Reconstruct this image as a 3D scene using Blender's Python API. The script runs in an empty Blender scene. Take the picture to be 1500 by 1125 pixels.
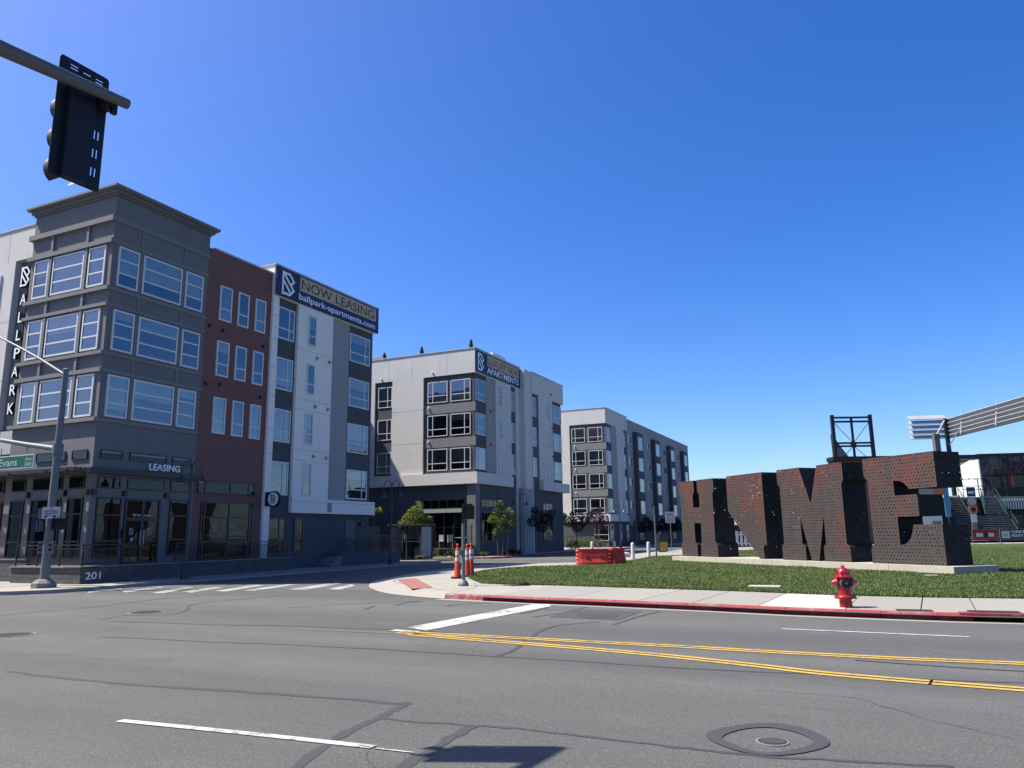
import bpy, bmesh, math, random
from mathutils import Vector, Matrix
random.seed(7)
scene = bpy.context.scene
# ------------------------------------------------------------------ camera
PITCH = math.radians(11.186); ROLL = 0.0140
fwd = Vector((0, math.cos(PITCH), math.sin(PITCH)))
r0 = Vector((1, 0, 0)); u0 = r0.cross(fwd)
rt = r0*math.cos(ROLL) - u0*math.sin(ROLL)
up = u0*math.cos(ROLL) + r0*math.sin(ROLL)
cam_d = bpy.data.cameras.new('camera'); cam = bpy.data.objects.new('camera', cam_d)
scene.collection.objects.link(cam); scene.camera = cam
cam_d.sensor_width = 36.0; cam_d.lens = 36.0*1115/1500
cam_d.clip_start = 0.1; cam_d.clip_end = 6000
m = Matrix((rt, up, -fwd)).transposed().to_4x4(); m.translation = (0, 0, 1.7)
cam.matrix_world = m
# ------------------------------------------------------------------ sky and sun
SUN_EL = math.radians(55.0); SUN_AZ = math.radians(-4.0)      # AZ: heading in which shadows fall, from +X
sun_dir = Vector((math.cos(SUN_AZ)*math.cos(SUN_EL), math.sin(SUN_AZ)*math.cos(SUN_EL), -math.sin(SUN_EL)))
w = bpy.data.worlds.new('World'); scene.world = w; w.use_nodes = True
nt = w.node_tree; bg = nt.nodes['Background']
sky = nt.nodes.new('ShaderNodeTexSky'); sky.sky_type = 'NISHITA'; sky.sun_disc = False
sky.sun_elevation = SUN_EL; sky.sun_rotation = math.atan2(-sun_dir.x, -sun_dir.y)
sky.altitude = 1400; sky.air_density = 0.92; sky.dust_density = 4.0; sky.ozone_density = 3.0
hsv = nt.nodes.new('ShaderNodeHueSaturation'); hsv.inputs['Saturation'].default_value = 1.37
hsv.inputs['Hue'].default_value = 0.5125
nt.links.new(sky.outputs[0], hsv.inputs['Color']); nt.links.new(hsv.outputs[0], bg.inputs[0])
bg.inputs[1].default_value = 0.112
sl = bpy.data.lights.new('sun', 'SUN'); sl.energy = 5.0; sl.angle = math.radians(0.53); sl.color = (1.0, 0.94, 0.82)
so = bpy.data.objects.new('sun', sl); scene.collection.objects.link(so)
so.rotation_euler = sun_dir.to_track_quat('-Z', 'Y').to_euler(); so.location = (-30, 0, 60)
vs = scene.view_settings; vs.view_transform = 'Standard'; vs.look = 'None'; vs.exposure = 1.08; vs.gamma = 1.0
vs.use_curve_mapping = False
scene.cycles.max_bounces = 8; scene.cycles.transparent_max_bounces = 12
scene.cycles.use_denoising = True

# ------------------------------------------------------------------ node helpers and materials
class NT:
    def __init__(s, name):
        s.m = bpy.data.materials.new(name); s.m.use_nodes = True; s.t = s.m.node_tree; s.n = s.t.nodes
        s.b = s.n['Principled BSDF']; s.out = s.n['Material Output']
        s.tc = s.n.new('ShaderNodeTexCoord')
    def new(s, t, **kw):
        x = s.n.new(t)
        for k, v in kw.items(): setattr(x, k, v)
        return x
    def link(s, a, b): s.t.links.new(a, b)
    def math(s, op, a, b=None, c=None):
        x = s.new('ShaderNodeMath', operation=op)
        for i, v in enumerate((a, b, c)):
            if v is None: continue
            if isinstance(v, (int, float)): x.inputs[i].default_value = v
            else: s.link(v, x.inputs[i])
        return x.outputs[0]
    def noise(s, scale, detail=4, rough=.55, vec=None, stretch=None, rotz=0):
        x = s.new('ShaderNodeTexNoise'); x.inputs['Scale'].default_value = scale
        x.inputs['Detail'].default_value = detail; x.inputs['Roughness'].default_value = rough
        v = vec or s.tc.outputs['Object']
        if stretch or rotz:
            if rotz:
                mp0 = s.new('ShaderNodeMapping'); mp0.inputs['Rotation'].default_value = (0, 0, rotz); s.link(v, mp0.inputs[0]); v = mp0.outputs[0]
            mp = s.new('ShaderNodeMapping'); mp.inputs['Scale'].default_value = stretch or (1, 1, 1)
            s.link(v, mp.inputs[0]); v = mp.outputs[0]
        s.link(v, x.inputs['Vector']); return x.outputs['Fac']
    def ramp(s, fac, stops):
        x = s.new('ShaderNodeValToRGB'); s.link(fac, x.inputs[0]); e = x.color_ramp.elements
        while len(e) < len(stops): e.new(.5)
        for i, (p, c) in enumerate(stops):
            e[i].position = p; e[i].color = (c if len(c) == 4 else (*c, 1)) if not isinstance(c, (int, float)) else (c, c, c, 1)
        return x.outputs[0]
    def mix(s, fac, a, b, blend='MIX'):
        x = s.new('ShaderNodeMix', data_type='RGBA', blend_type=blend)
        for i, v in ((0, fac), (6, a), (7, b)):
            if isinstance(v, (int, float)): x.inputs[i].default_value = v
            elif isinstance(v, tuple): x.inputs[i].default_value = (*v, 1)
            else: s.link(v, x.inputs[i])
        return x.outputs[2]
    def bump(s, h, strength, dist=.02):
        x = s.new('ShaderNodeBump'); x.inputs['Strength'].default_value = strength; x.inputs['Distance'].default_value = dist
        s.link(h, x.inputs['Height']); s.link(x.outputs[0], s.b.inputs['Normal']); return x.outputs[0]
    k = .62                                                # all base colours below are given for a brighter exposure
    def col(s, c):
        if isinstance(c, tuple): s.b.inputs['Base Color'].default_value = (*[x*s.k for x in c], 1)
        else: s.link(s.mix(1., c, (s.k, s.k, s.k), 'MULTIPLY'), s.b.inputs['Base Color'])
    def set(s, rough=.8, metal=0., spec=.4):
        s.b.inputs['Roughness'].default_value = rough; s.b.inputs['Metallic'].default_value = metal
        s.b.inputs['Specular IOR Level'].default_value = spec
def C3(c, k): return tuple(min(1, x*k) for x in c)
def mk(name, c, rough=.8, var=.18, scale=1.2, bump=0., bscale=60, metal=0., spec=.35, rnd=0., streak=0., k=None):
    n = NT(name)
    if k: n.k = k
    n.set(rough, metal, spec)
    f = n.noise(scale, 6, .6)
    col = n.mix(f, C3(c, 1-var), C3(c, 1+var))
    f2 = n.noise(scale*14, 3, .6)
    col = n.mix(n.math('MULTIPLY', f2, .5), col, C3(c, 1-var*.9))
    if streak:
        f3 = n.noise(1., 4, .65, stretch=(3.2, 3.2, .22))
        col = n.mix(n.ramp(f3, [(.52, 0.), (.78, streak)]), col, C3(c, .62))
    if rnd:
        oi = n.new('ShaderNodeObjectInfo')
        col = n.mix(n.math('MULTIPLY', oi.outputs['Random'], rnd), col, C3(c, .5))
    n.col(col)
    if bump: n.bump(n.noise(bscale, 4, .6), bump)
    return n.m
M = {}
M['stucco_dark'] = mk('stucco_dark', (.172, .170, .172), .9, .16, .8, .35, 45, streak=.35, k=.86)
M['stucco_trim'] = mk('stucco_trim', (.190, .188, .188), .9, .12, 1.0, .3, 45, streak=.2, k=.92)
M['stucco_light'] = mk('stucco_light', (.56, .54, .51), .9, .14, .9, .6, 25, streak=.20, k=.95)
M['stucco_mid'] = mk('stucco_mid', (.29, .29, .29), .9, .08, .7, .4, 40, streak=.25, k=.95)
M['stucco_char'] = mk('stucco_char', (.085, .087, .098), .88, .10, .7, .35, 40, streak=.2, k=.85)
M['stucco_white'] = mk('stucco_white', (.77, .735, .67), .9, .10, .45, .4, 30, streak=.14, k=.96)
M['white_cap'] = mk('white_cap', (.62, .62, .61), .5, .06, 2)
M['frame_white'] = mk('frame_white', (.66, .66, .65), .4, .05, 4, k=.85)
M['frame_black'] = mk('frame_black', (.018, .019, .022), .35, .1, 4, spec=.5)
M['metal_dark'] = mk('metal_dark', (.024, .025, .029), .42, .15, 4, spec=.5)
M['metal_grey'] = mk('metal_grey', (.19, .195, .205), .55, .12, 3, metal=.25, streak=.3)
M['galv'] = mk('galv', (.20, .22, .235), .55, .15, 5, metal=.25, streak=.3)
M['alu'] = mk('alu', (.62, .63, .65), .5, .14, 2, metal=.2, k=.62)
M['steel_green'] = mk('steel_green', (.022, .060, .052), .5, .15, 2)
M['steel_navy'] = mk('steel_navy', (.016, .026, .036), .5, .15, 2)
M['concrete'] = mk('concrete', (.43, .405, .36), .9, .16, .7, .25, 70)
M['slab'] = mk('slab', (.40, .38, .34), .9, .15, .8, .25, 80, rnd=.22)
M['slab_new'] = mk('slab_new', (.58, .56, .51), .9, .08, .8, .2, 80)
M['plaza'] = mk('plaza', (.40, .385, .355), .9, .16, .5, .2, 60)
M['plinth'] = mk('plinth', (.56, .52, .44), .88, .14, .9, .25, 60, rnd=.12, streak=.35)
M['block'] = mk('block', (.155, .15, .15), .92, .2, 3, .5, 50, rnd=.45)
M['mortar'] = mk('mortar', (.10, .098, .095), .95, .1, 3)
M['cap_stone'] = mk('cap_stone', (.26, .25, .245), .9, .12, 2, .3, 60)
M['white_letter'] = mk('white_letter', (.78, .78, .78), .45, .04, 4, k=1.)
M['grey_letter'] = mk('grey_letter', (.50, .51, .53), .5, .05, 4)
M['letter_side'] = mk('letter_side', (.015, .016, .02), .5, .1, 4)
M['banner_navy'] = mk('banner_navy', (.012, .025, .085), .6, .10, 1.2, k=1.)
M['banner_tan'] = mk('banner_tan', (.44, .34, .21), .7, .08, 1.2, k=1.)
M['ink'] = mk('ink', (.020, .018, .024), .6, .08, 3)
M['sign_green'] = mk('sign_green', (.004, .15, .075), .45, .06, 3)
M['sign_white'] = mk('sign_white', (.68, .68, .67), .45, .06, 3)
M['plastic_red'] = mk('plastic_red', (.80, .055, .030), .5, .14, 2.5, spec=.45)
M['cone_orange'] = mk('cone_orange', (.80, .085, .020), .5, .12, 4, spec=.4)
M['cone_white'] = mk('cone_white', (.74, .74, .72), .45, .10, 8)
M['rubber'] = mk('rubber', (.014, .014, .015), .85, .15, 6)
M['hydrant_red'] = mk('hydrant_red', (.44, .008, .020), .34, .14, 6, spec=.5)
M['bollard'] = mk('bollard', (.74, .73, .70), .55, .08, 5)
M['yellow_panel'] = mk('yellow_panel', (.62, .40, .05), .5, .1, 4)
M['signal_black'] = mk('signal_black', (.012, .014, .020), .55, .12, 6, spec=.35)
M['signal_green'] = mk('signal_green', (.010, .030, .026), .5, .12, 6)
M['blind'] = mk('blind', (.66, .69, .68), .9, .05, 2, k=1., rnd=.5)
M['screen'] = mk('screen', (.17, .215, .215), .9, .10, 2, k=1.)
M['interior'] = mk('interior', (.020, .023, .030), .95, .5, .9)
M['door_grey'] = mk('door_grey', (.14, .145, .155), .6, .08, 2)
M['wood'] = mk('wood', (.42, .26, .13), .8, .15, 3)
M['canvas'] = mk('canvas', (.012, .014, .022), .9, .2, 5)
M['bark'] = mk('bark', (.16, .125, .09), .9, .25, 8, .5, 30)
M['panel_orange'] = mk('panel_orange', (.62, .20, .07), .6, .1, 2)
M['panel_blue'] = mk('panel_blue', (.10, .30, .55), .6, .1, 2)
M['panel_white'] = mk('panel_white', (.72, .72, .71), .6, .08, 1)
M['panel_pale'] = mk('panel_pale', (.42, .41, .36), .8, .3, 6)
M['banner_red'] = mk('banner_red', (.34, .025, .035), .6, .1, 2)
M['banner_grey'] = mk('banner_grey', (.075, .08, .10), .6, .1, 2)
M['tread'] = mk('tread', (.34, .345, .34), .8, .12, 2)
M['stairdark'] = mk('stairdark', (.03, .035, .038), .8, .2, 2)
M['rust_sign'] = mk('rust_sign', (.30, .30, .13), .6, .15, 4)
M['red_sign'] = mk('red_sign', (.085, .018, .022), .6, .2, 4)
M['iron'] = mk('iron', (.032, .030, .029), .7, .35, 14, .8, 60)
M['studs'] = mk('studs', (.16, .155, .15), .6, .3, 14)
M['iron_ring'] = mk('iron_ring', (.24, .24, .235), .6, .2, 9)
M['tar'] = mk('tar', (.068, .069, .073), .72, .18, 4)
M['tar_patch'] = mk('tar_patch', (.085, .083, .084), .8, .18, 3, .3, 60)
M['tyre_mark'] = mk('tyre_mark', (.075, .075, .077), .85, .2, 5)
M['plant_bed'] = mk('plant_bed', (.075, .055, .04), .95, .3, 6, .5, 30)
M['tactile'] = mk('tactile', (.44, .20, .165), .85, .12, 4)
M['steel_frame'] = mk('steel_frame', (.05, .053, .06), .5, .1, 4)
M['frosted'] = mk('frosted', (.40, .41, .42), .35, .06, 2)

def worn_paint(name, c, under, lo, hi, scale=9.):
    n = NT(name); n.set(.75, 0, .3)
    f = n.noise(scale, 7, .72); f2 = n.noise(1.1, 3, .5)
    k = n.ramp(n.math('ADD', n.math('MULTIPLY', f, .75), n.math('MULTIPLY', f2, .35)), [(lo, 1.), (hi, 0.)])
    v = n.mix(n.noise(3., 4), C3(c, .88), C3(c, 1.08))
    n.col(n.mix(k, v, under)); return n.m
AS = (.184, .186, .177)
M['paint_white'] = worn_paint('paint_white', (.62, .62, .60), AS, .43, .54)
M['paint_crossing'] = worn_paint('paint_crossing', (.56, .56, .54), AS, .47, .62)
M['paint_yellow'] = worn_paint('paint_yellow', (.70, .44, .08), C3(AS, 1.2), .43, .56)
M['paint_faint'] = worn_paint('paint_faint', (.40, .30, .12), AS, .40, .62)
M['kerb_red'] = worn_paint('kerb_red', (.42, .036, .056), (.44, .22, .20), .36, .56, 5.)
M['kerb_red_chipped'] = worn_paint('kerb_red_chipped', (.36, .035, .05), (.36, .32, .28), .42, .56, 5.)

n = NT('asphalt'); n.set(.88, 0, .3)                       # aged road with tyre lanes, patchiness and aggregate
WYAW = math.radians(-24.9)
pos = n.new('ShaderNodeNewGeometry').outputs['Position']
lane = n.noise(1., 3, .5, vec=pos, stretch=(.035, .42, 1), rotz=-WYAW)
big = n.noise(.16, 5, .6, vec=pos); mid = n.noise(1.6, 5, .65, vec=pos)
fine = n.noise(55, 3, .7, vec=pos); grit = n.noise(210, 2, .6, vec=pos)
fleck = n.new('ShaderNodeTexVoronoi'); fleck.inputs['Scale'].default_value = 26; n.link(pos, fleck.inputs['Vector'])
c = n.mix(n.ramp(lane, [(.38, 0.), (.62, 1.)]), C3(AS, .68), C3(AS, 1.26))
c = n.mix(n.math('MULTIPLY', n.ramp(big, [(.35, 0.), (.65, 1.)]), .35), c, C3(AS, .70))
c = n.mix(n.math('MULTIPLY', mid, .45), c, (.175, .172, .160))
scr = n.noise(1., 5, .7, vec=pos, stretch=(.5, 9., 1), rotz=-WYAW)
c = n.mix(n.math('MULTIPLY', n.ramp(scr, [(.48, 0.), (.70, 1.)]), .50), c, C3(AS, .62))
st1 = n.noise(.55, 6, .7, vec=pos); c = n.mix(n.math('MULTIPLY', n.ramp(st1, [(.56, 0.), (.72, 1.)]), .45), c, C3(AS, .60))
st2 = n.noise(.8, 6, .7, vec=pos, stretch=(.5, 1.4, 1), rotz=.8); c = n.mix(n.math('MULTIPLY', n.ramp(st2, [(.55, 0.), (.70, 1.)]), .40), c, C3(AS, 1.45))
c = n.mix(n.ramp(fine, [(.36, .95), (.60, 0.)]), c, (.060, .060, .061))
f22 = n.noise(22, 4, .75, vec=pos); c = n.mix(n.ramp(f22, [(.54, 0.), (.74, .6)]), c, (.31, .315, .30)); c = n.mix(n.ramp(f22, [(.26, .6), (.44, 0.)]), c, (.085, .085, .085))
c = n.mix(n.ramp(grit, [(.58, 0.), (.80, .55)]), c, (.42, .415, .40))
c = n.mix(n.ramp(fleck.outputs['Distance'], [(.04, .8), (.10, 0.)]), c, (.46, .45, .43))
n.col(c); n.bump(n.math('ADD', fine, grit), .6, .010); M['asphalt'] = n.m

n = NT('ground'); n.set(.95, 0, .2); n.col(n.mix(n.noise(.05, 5), (.10, .10, .095), (.15, .145, .13))); M['ground'] = n.m

n = NT('lawn'); n.set(.95, 0, .15)
a = n.noise(.35, 5, .6); b = n.noise(7, 5, .7); d = n.noise(45, 3, .7)
c = n.mix(n.ramp(a, [(.34, 0.), (.66, 1.)]), (.072, .128, .036), (.140, .175, .056))
c = n.mix(n.math('MULTIPLY', b, .6), c, (.044, .082, .026)); c = n.mix(n.ramp(d, [(.5, 0.), (.75, .5)]), c, (.20, .215, .095))
n.col(c); n.bump(n.math('ADD', n.math('MULTIPLY', b, 2.), d), 1., .05); M['lawn'] = n.m

def leaf(name, c, c2, trans=.35):
    n = NT(name); n.set(.6, 0, .25); g = n.new('ShaderNodeNewGeometry')
    f = n.noise(2.2, 3, .6); k = n.math('FRACT', n.math('ADD', f, n.math('MULTIPLY', g.outputs['Random Per Island'], .9)))
    cc = n.mix(k, C3(c, .68), C3(c2, .68)); n.k = 1.; n.col(cc)
    t = n.new('ShaderNodeBsdfTranslucent'); n.link(cc, t.inputs[0]); mx = n.new('ShaderNodeMixShader'); mx.inputs[0].default_value = trans
    n.link(n.b.outputs[0], mx.inputs[1]); n.link(t.outputs[0], mx.inputs[2]); n.link(mx.outputs[0], n.out.inputs[0]); return n.m
M['leaf_lime'] = leaf('leaf_lime', (.13, .19, .03), (.30, .34, .07))
M['leaf_green'] = leaf('leaf_green', (.06, .10, .02), (.16, .20, .05))
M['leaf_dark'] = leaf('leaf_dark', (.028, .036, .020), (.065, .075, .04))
M['leaf_plum'] = leaf('leaf_plum', (.030, .010, .022), (.075, .022, .045))
M['blade'] = leaf('blade', (.078, .142, .036), (.200, .235, .075), .25)
M['dry_grass'] = leaf('dry_grass', (.30, .28, .13), (.20, .22, .08))

n = NT('brick'); n.k = 1.; n.set(.85, 0, .3)
sx = n.new('ShaderNodeSeparateXYZ'); n.link(n.tc.outputs['Object'], sx.inputs[0])
cv = n.new('ShaderNodeCombineXYZ'); n.link(n.math('ADD', sx.outputs[0], sx.outputs[1]), cv.inputs[0]); n.link(sx.outputs[2], cv.inputs[1])
bt = n.new('ShaderNodeTexBrick'); n.link(cv.outputs[0], bt.inputs['Vector'])
bt.inputs['Color1'].default_value = (.205, .098, .086, 1); bt.inputs['Color2'].default_value = (.165, .076, .068, 1); bt.inputs['Mortar'].default_value = (.13, .085, .08, 1)
bt.inputs['Scale'].default_value = 1.; bt.inputs['Brick Width'].default_value = .2; bt.inputs['Row Height'].default_value = .068; bt.inputs['Mortar Size'].default_value = .008
n.col(n.mix(n.math('MULTIPLY', n.noise(.6, 5), .5), bt.outputs[0], (.15, .060, .056))); n.bump(bt.outputs['Fac'], -.3, .01); M['brick'] = n.m

def glass(name, tint, ior, wav=.012, dark=False):
    n = NT(name); n.n.remove(n.b)
    tr = n.new('ShaderNodeBsdfTransparent'); tr.inputs[0].default_value = (*tint, 1)
    gl = n.new('ShaderNodeBsdfGlossy'); gl.inputs['Roughness'].default_value = .015; gl.inputs[0].default_value = (.94, .96, 1, 1)
    oi = n.new('ShaderNodeObjectInfo'); ad = n.new('ShaderNodeVectorMath', operation='ADD'); n.link(n.tc.outputs['Object'], ad.inputs[0])
    cx = n.new('ShaderNodeCombineXYZ'); n.link(n.math('MULTIPLY', oi.outputs['Random'], 50.), cx.inputs[0]); n.link(cx.outputs[0], ad.inputs[1])
    bp = n.new('ShaderNodeBump'); bp.inputs['Strength'].default_value = 1.; bp.inputs['Distance'].default_value = wav
    n.link(n.noise(.9, 2, .45, vec=ad.outputs[0]), bp.inputs['Height']); n.link(bp.outputs[0], gl.inputs['Normal'])
    fr = n.new('ShaderNodeFresnel'); fr.inputs[0].default_value = ior
    mx = n.new('ShaderNodeMixShader'); n.link(fr.outputs[0], mx.inputs[0]); n.link(tr.outputs[0], mx.inputs[1]); n.link(gl.outputs[0], mx.inputs[2])
    n.link(mx.outputs[0], n.out.inputs[0]); return n.m
M['glass'] = glass('glass', (.76, .82, .86), 2.35, .010)
M['glass_store'] = glass('glass_store', (.60, .66, .68), 1.42, .004)
M['glass_pane'] = glass('glass_pane', (.55, .60, .62), 1.7, .004)
M['glass_clear'] = glass('glass_clear', (.80, .84, .85), 1.5, .004)

def rust(name, c, c2, c3, perf=True, drop=0.):
    n = NT(name); n.set(.72, 0., .3)
    a = n.noise(.55, 5, .62); b = n.noise(4., 5, .65); st = n.noise(1., 4, .6, stretch=(3.5, 3.5, .3))
    sz = n.new('ShaderNodeSeparateXYZ'); n.link(n.tc.outputs['Object'], sz.inputs[0]); a = n.math('ADD', a, n.math('MULTIPLY', n.math('SUBTRACT', sz.outputs[2], 2.6), .055))
    col = n.mix(n.ramp(a, [(.47, 0.), (.66, 1.)]), c, c2)
    col = n.mix(n.math('MULTIPLY', n.ramp(st, [(.5, 0.), (.7, 1.)]), .5), col, c3); col = n.mix(n.math('MULTIPLY', b, .35), col, C3(c, .7))
    n.col(col); n.bump(b, .15, .01)
    if perf:                                              # punched round holes on a staggered grid
        sp = n.new('ShaderNodeSeparateXYZ'); n.link(n.tc.outputs['UV'], sp.inputs[0])
        v = n.math('DIVIDE', sp.outputs[1], .128); row = n.math('FLOOR', v); odd = n.math('MULTIPLY', n.math('FRACT', n.math('MULTIPLY', row, .5)), 1.)
        uu = n.math('ADD', n.math('DIVIDE', sp.outputs[0], .150), odd)
        cell = n.new('ShaderNodeCombineXYZ'); n.link(n.math('FLOOR', uu), cell.inputs[0]); n.link(row, cell.inputs[1])
        wn = n.new('ShaderNodeTexWhiteNoise', noise_dimensions='2D'); n.link(cell.outputs[0], wn.inputs['Vector'])
        du = n.math('MULTIPLY', n.math('SUBTRACT', n.math('FRACT', uu), .5), .150); dv = n.math('MULTIPLY', n.math('SUBTRACT', n.math('FRACT', v), .5), .128)
        dist = n.math('SQRT', n.math('ADD', n.math('MULTIPLY', du, du), n.math('MULTIPLY', dv, dv)))
        rad = n.math('ADD', .018, n.math('MULTIPLY', wn.outputs['Value'], .014))
        if drop: rad = n.math('MULTIPLY', rad, n.math('GREATER_THAN', wn.outputs['Value'], drop))
        hole = n.math('LESS_THAN', dist, rad)
        tr = n.new('ShaderNodeBsdfTransparent'); mx = n.new('ShaderNodeMixShader'); n.link(hole, mx.inputs[0]); n.link(n.b.outputs[0], mx.inputs[1]); n.link(tr.outputs[0], mx.inputs[2])
        n.link(mx.outputs[0], n.out.inputs[0])
    return n.m
M['rust'] = rust('rust', (.080, .064, .066), (.150, .056, .046), (.056, .047, .050))
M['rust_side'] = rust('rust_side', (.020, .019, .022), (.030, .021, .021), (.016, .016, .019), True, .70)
M['rust_plain'] = rust('rust_plain', (.105, .080, .070), (.20, .085, .055), (.07, .06, .057), False)

n = NT('mural'); n.set(.7, 0, .3)                            # weathered, dark painted boards
st = n.noise(1., 5, .7, stretch=(3.2, 3.2, .8)); d = n.noise(2.5, 4, .6)
c = n.mix(n.ramp(st, [(.42, 0.), (.68, 1.)]), (.022, .020, .024), (.26, .25, .26)); c = n.mix(n.ramp(d, [(.5, 0.), (.66, .75)]), c, (.035, .022, .022)); n.col(c); M['mural'] = n.m

# ------------------------------------------------------------------ geometry helpers
COL = scene.collection
def P3(face, plane, a, d, z):
    return (a, plane-d, z) if face == 'R' else (plane-d, a, z)
class MB:
    def __init__(s): s.v = []; s.f = []; s.uv = []
    def quad(s, *pts):
        i = len(s.v); s.v += [tuple(p) for p in pts]; s.f.append(tuple(range(i, i+len(pts)))); return s
    def box(s, x0, x1, y0, y1, z0, z1):
        if x0 > x1: x0, x1 = x1, x0
        if y0 > y1: y0, y1 = y1, y0
        if z0 > z1: z0, z1 = z1, z0
        i = len(s.v)
        s.v += [(x0, y0, z0), (x1, y0, z0), (x1, y1, z0), (x0, y1, z0), (x0, y0, z1), (x1, y0, z1), (x1, y1, z1), (x0, y1, z1)]
        s.f += [tuple(i+k for k in q) for q in ((0, 3, 2, 1), (4, 5, 6, 7), (0, 1, 5, 4), (1, 2, 6, 5), (2, 3, 7, 6), (3, 0, 4, 7))]; return s
    def fbox(s, face, pl, a0, a1, d0, d1, z0, z1):
        p = P3(face, pl, a0, d0, z0); q = P3(face, pl, a1, d1, z1); return s.box(p[0], q[0], p[1], q[1], z0, z1)
    def obox(s, c, half, rz=0., tilt=None):
        mtx = Matrix.Rotation(rz, 3, 'Z')
        if tilt: mtx = mtx @ Matrix.Rotation(tilt[1], 3, tilt[0])
        i = len(s.v); c = Vector(c)
        for (a, b, d) in ((-1, -1, -1), (1, -1, -1), (1, 1, -1), (-1, 1, -1), (-1, -1, 1), (1, -1, 1), (1, 1, 1), (-1, 1, 1)):
            s.v.append(tuple(c + mtx @ Vector((a*half[0], b*half[1], d*half[2]))))
        s.f += [tuple(i+k for k in q) for q in ((0, 3, 2, 1), (4, 5, 6, 7), (0, 1, 5, 4), (1, 2, 6, 5), (2, 3, 7, 6), (3, 0, 4, 7))]; return s
    def prism(s, poly, z0, z1, bottom=True):
        a = sum(poly[i-1][0]*poly[i][1]-poly[i][0]*poly[i-1][1] for i in range(len(poly)))
        if a < 0: poly = poly[::-1]
        n_ = len(poly); i = len(s.v); s.v += [(x, y, z0) for x, y in poly] + [(x, y, z1) for x, y in poly]
        s.f.append(tuple(i+n_+k for k in range(n_)))
        if bottom: s.f.append(tuple(i+k for k in reversed(range(n_))))
        for k in range(n_):
            j = (k+1) % n_; s.f.append((i+k, i+j, i+n_+j, i+n_+k))
        return s
    def tube(s, pts, rad, n_=10, cap=True):
        pts = [Vector(p) for p in pts]
        if isinstance(rad, (int, float)): rad = [rad]*len(pts)
        i = len(s.v); ref = None
        for k, p in enumerate(pts):
            t = (pts[min(k+1, len(pts)-1)] - pts[max(k-1, 0)]).normalized()
            if ref is None: ref = Vector((0, 0, 1)) if abs(t.z) < .9 else Vector((1, 0, 0))
            a = t.cross(ref).normalized(); b = t.cross(a); ref = -b if False else ref
            for q in range(n_):
                an = 2*math.pi*q/n_; s.v.append(tuple(p + (a*math.cos(an)+b*math.sin(an))*rad[k]))
        for k in range(len(pts)-1):
            for q in range(n_):
                r2 = (q+1) % n_; s.f.append((i+k*n_+q, i+k*n_+r2, i+(k+1)*n_+r2, i+(k+1)*n_+q))
        if cap:
            s.f.append(tuple(i+q for q in reversed(range(n_)))); s.f.append(tuple(i+(len(pts)-1)*n_+q for q in range(n_)))
        return s
    def lathe(s, prof, n_=20, c=(0, 0, 0), axis='Z'):
        i = len(s.v)
        for (r, h) in prof:
            for q in range(n_):
                an = 2*math.pi*q/n_; p = (r*math.cos(an), r*math.sin(an), h)
                if axis == 'X': p = (p[2], p[0], p[1])
                if axis == 'Y': p = (p[0], p[2], p[1])
                s.v.append((p[0]+c[0], p[1]+c[1], p[2]+c[2]))
        for k in range(len(prof)-1):
            for q in range(n_):
                r2 = (q+1) % n_; s.f.append((i+k*n_+q, i+k*n_+r2, i+(k+1)*n_+r2, i+(k+1)*n_+q))
        s.f.append(tuple(i+q for q in reversed(range(n_)))); s.f.append(tuple(i+(len(prof)-1)*n_+q for q in range(n_)))
        return s
    def strip(s, pts, width, z):
        """flat ribbon along a polyline"""
        ws = width if isinstance(width, (list, tuple)) else [width]*len(pts); i = len(s.v); n_ = len(pts)
        for k in range(n_):
            a = Vector(pts[max(k-1, 0)]); b = Vector(pts[min(k+1, n_-1)]); t = (b-a).normalized(); nn = Vector((-t.y, t.x)); p = Vector(pts[k])
            for sg in (1, -1):
                q = p + nn*sg*ws[k]/2; s.v.append((q.x, q.y, z))
        for k in range(n_-1): s.f.append((i+2*k, i+2*k+1, i+2*k+3, i+2*k+2))
        return s
    def build(s, name, mat, parent=None, smooth=False, fix=False):
        me = bpy.data.meshes.new(name); me.from_pydata(s.v, [], s.f); me.update()
        if fix:
            bm = bmesh.new(); bm.from_mesh(me); bmesh.ops.recalc_face_normals(bm, faces=bm.faces); bm.to_mesh(me); bm.free()
        if smooth:
            for p in me.polygons: p.use_smooth = True
            try: me.set_sharp_from_angle(angle=math.radians(40))
            except Exception: pass
        me.materials.append(M[mat]); return link(name, me, parent)
def link(name, me, parent=None):
    o = bpy.data.objects.new(name, me); COL.objects.link(o)
    if parent is not None: o.parent = parent
    return o
def tag(o, label, cat, group=None):
    o['label'] = label; o['category'] = cat
    if group: o['group'] = group
    return o
def thing(name, label, cat, loc=(0, 0, 0), rz=0., group=None):
    o = bpy.data.objects.new(name, None); COL.objects.link(o); o.location = loc; o.rotation_euler = (0, 0, rz); o.empty_display_size = .3
    return tag(o, label, cat, group)
def kind(o, k): o['kind'] = k; return o
def copy_tree(o, parent=None):
    c = o.copy(); COL.objects.link(c); c.parent = parent
    for ch in o.children: copy_tree(ch, c)
    return c
def smoothline(pts, n_=6):
    """Catmull-Rom through 2-D or 3-D points"""
    pts = [Vector(p) for p in pts]; out = []
    for k in range(len(pts)-1):
        p0 = pts[max(k-1, 0)]; p1 = pts[k]; p2 = pts[k+1]; p3 = pts[min(k+2, len(pts)-1)]
        for j in range(n_):
            t = j/n_; out.append(tuple(.5*((2*p1)+(p2-p0)*t+(2*p0-5*p1+4*p2-p3)*t*t+(3*p1-p0-3*p2+p3)*t**3)))
    out.append(tuple(pts[-1])); return out
_tc = {}
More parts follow.
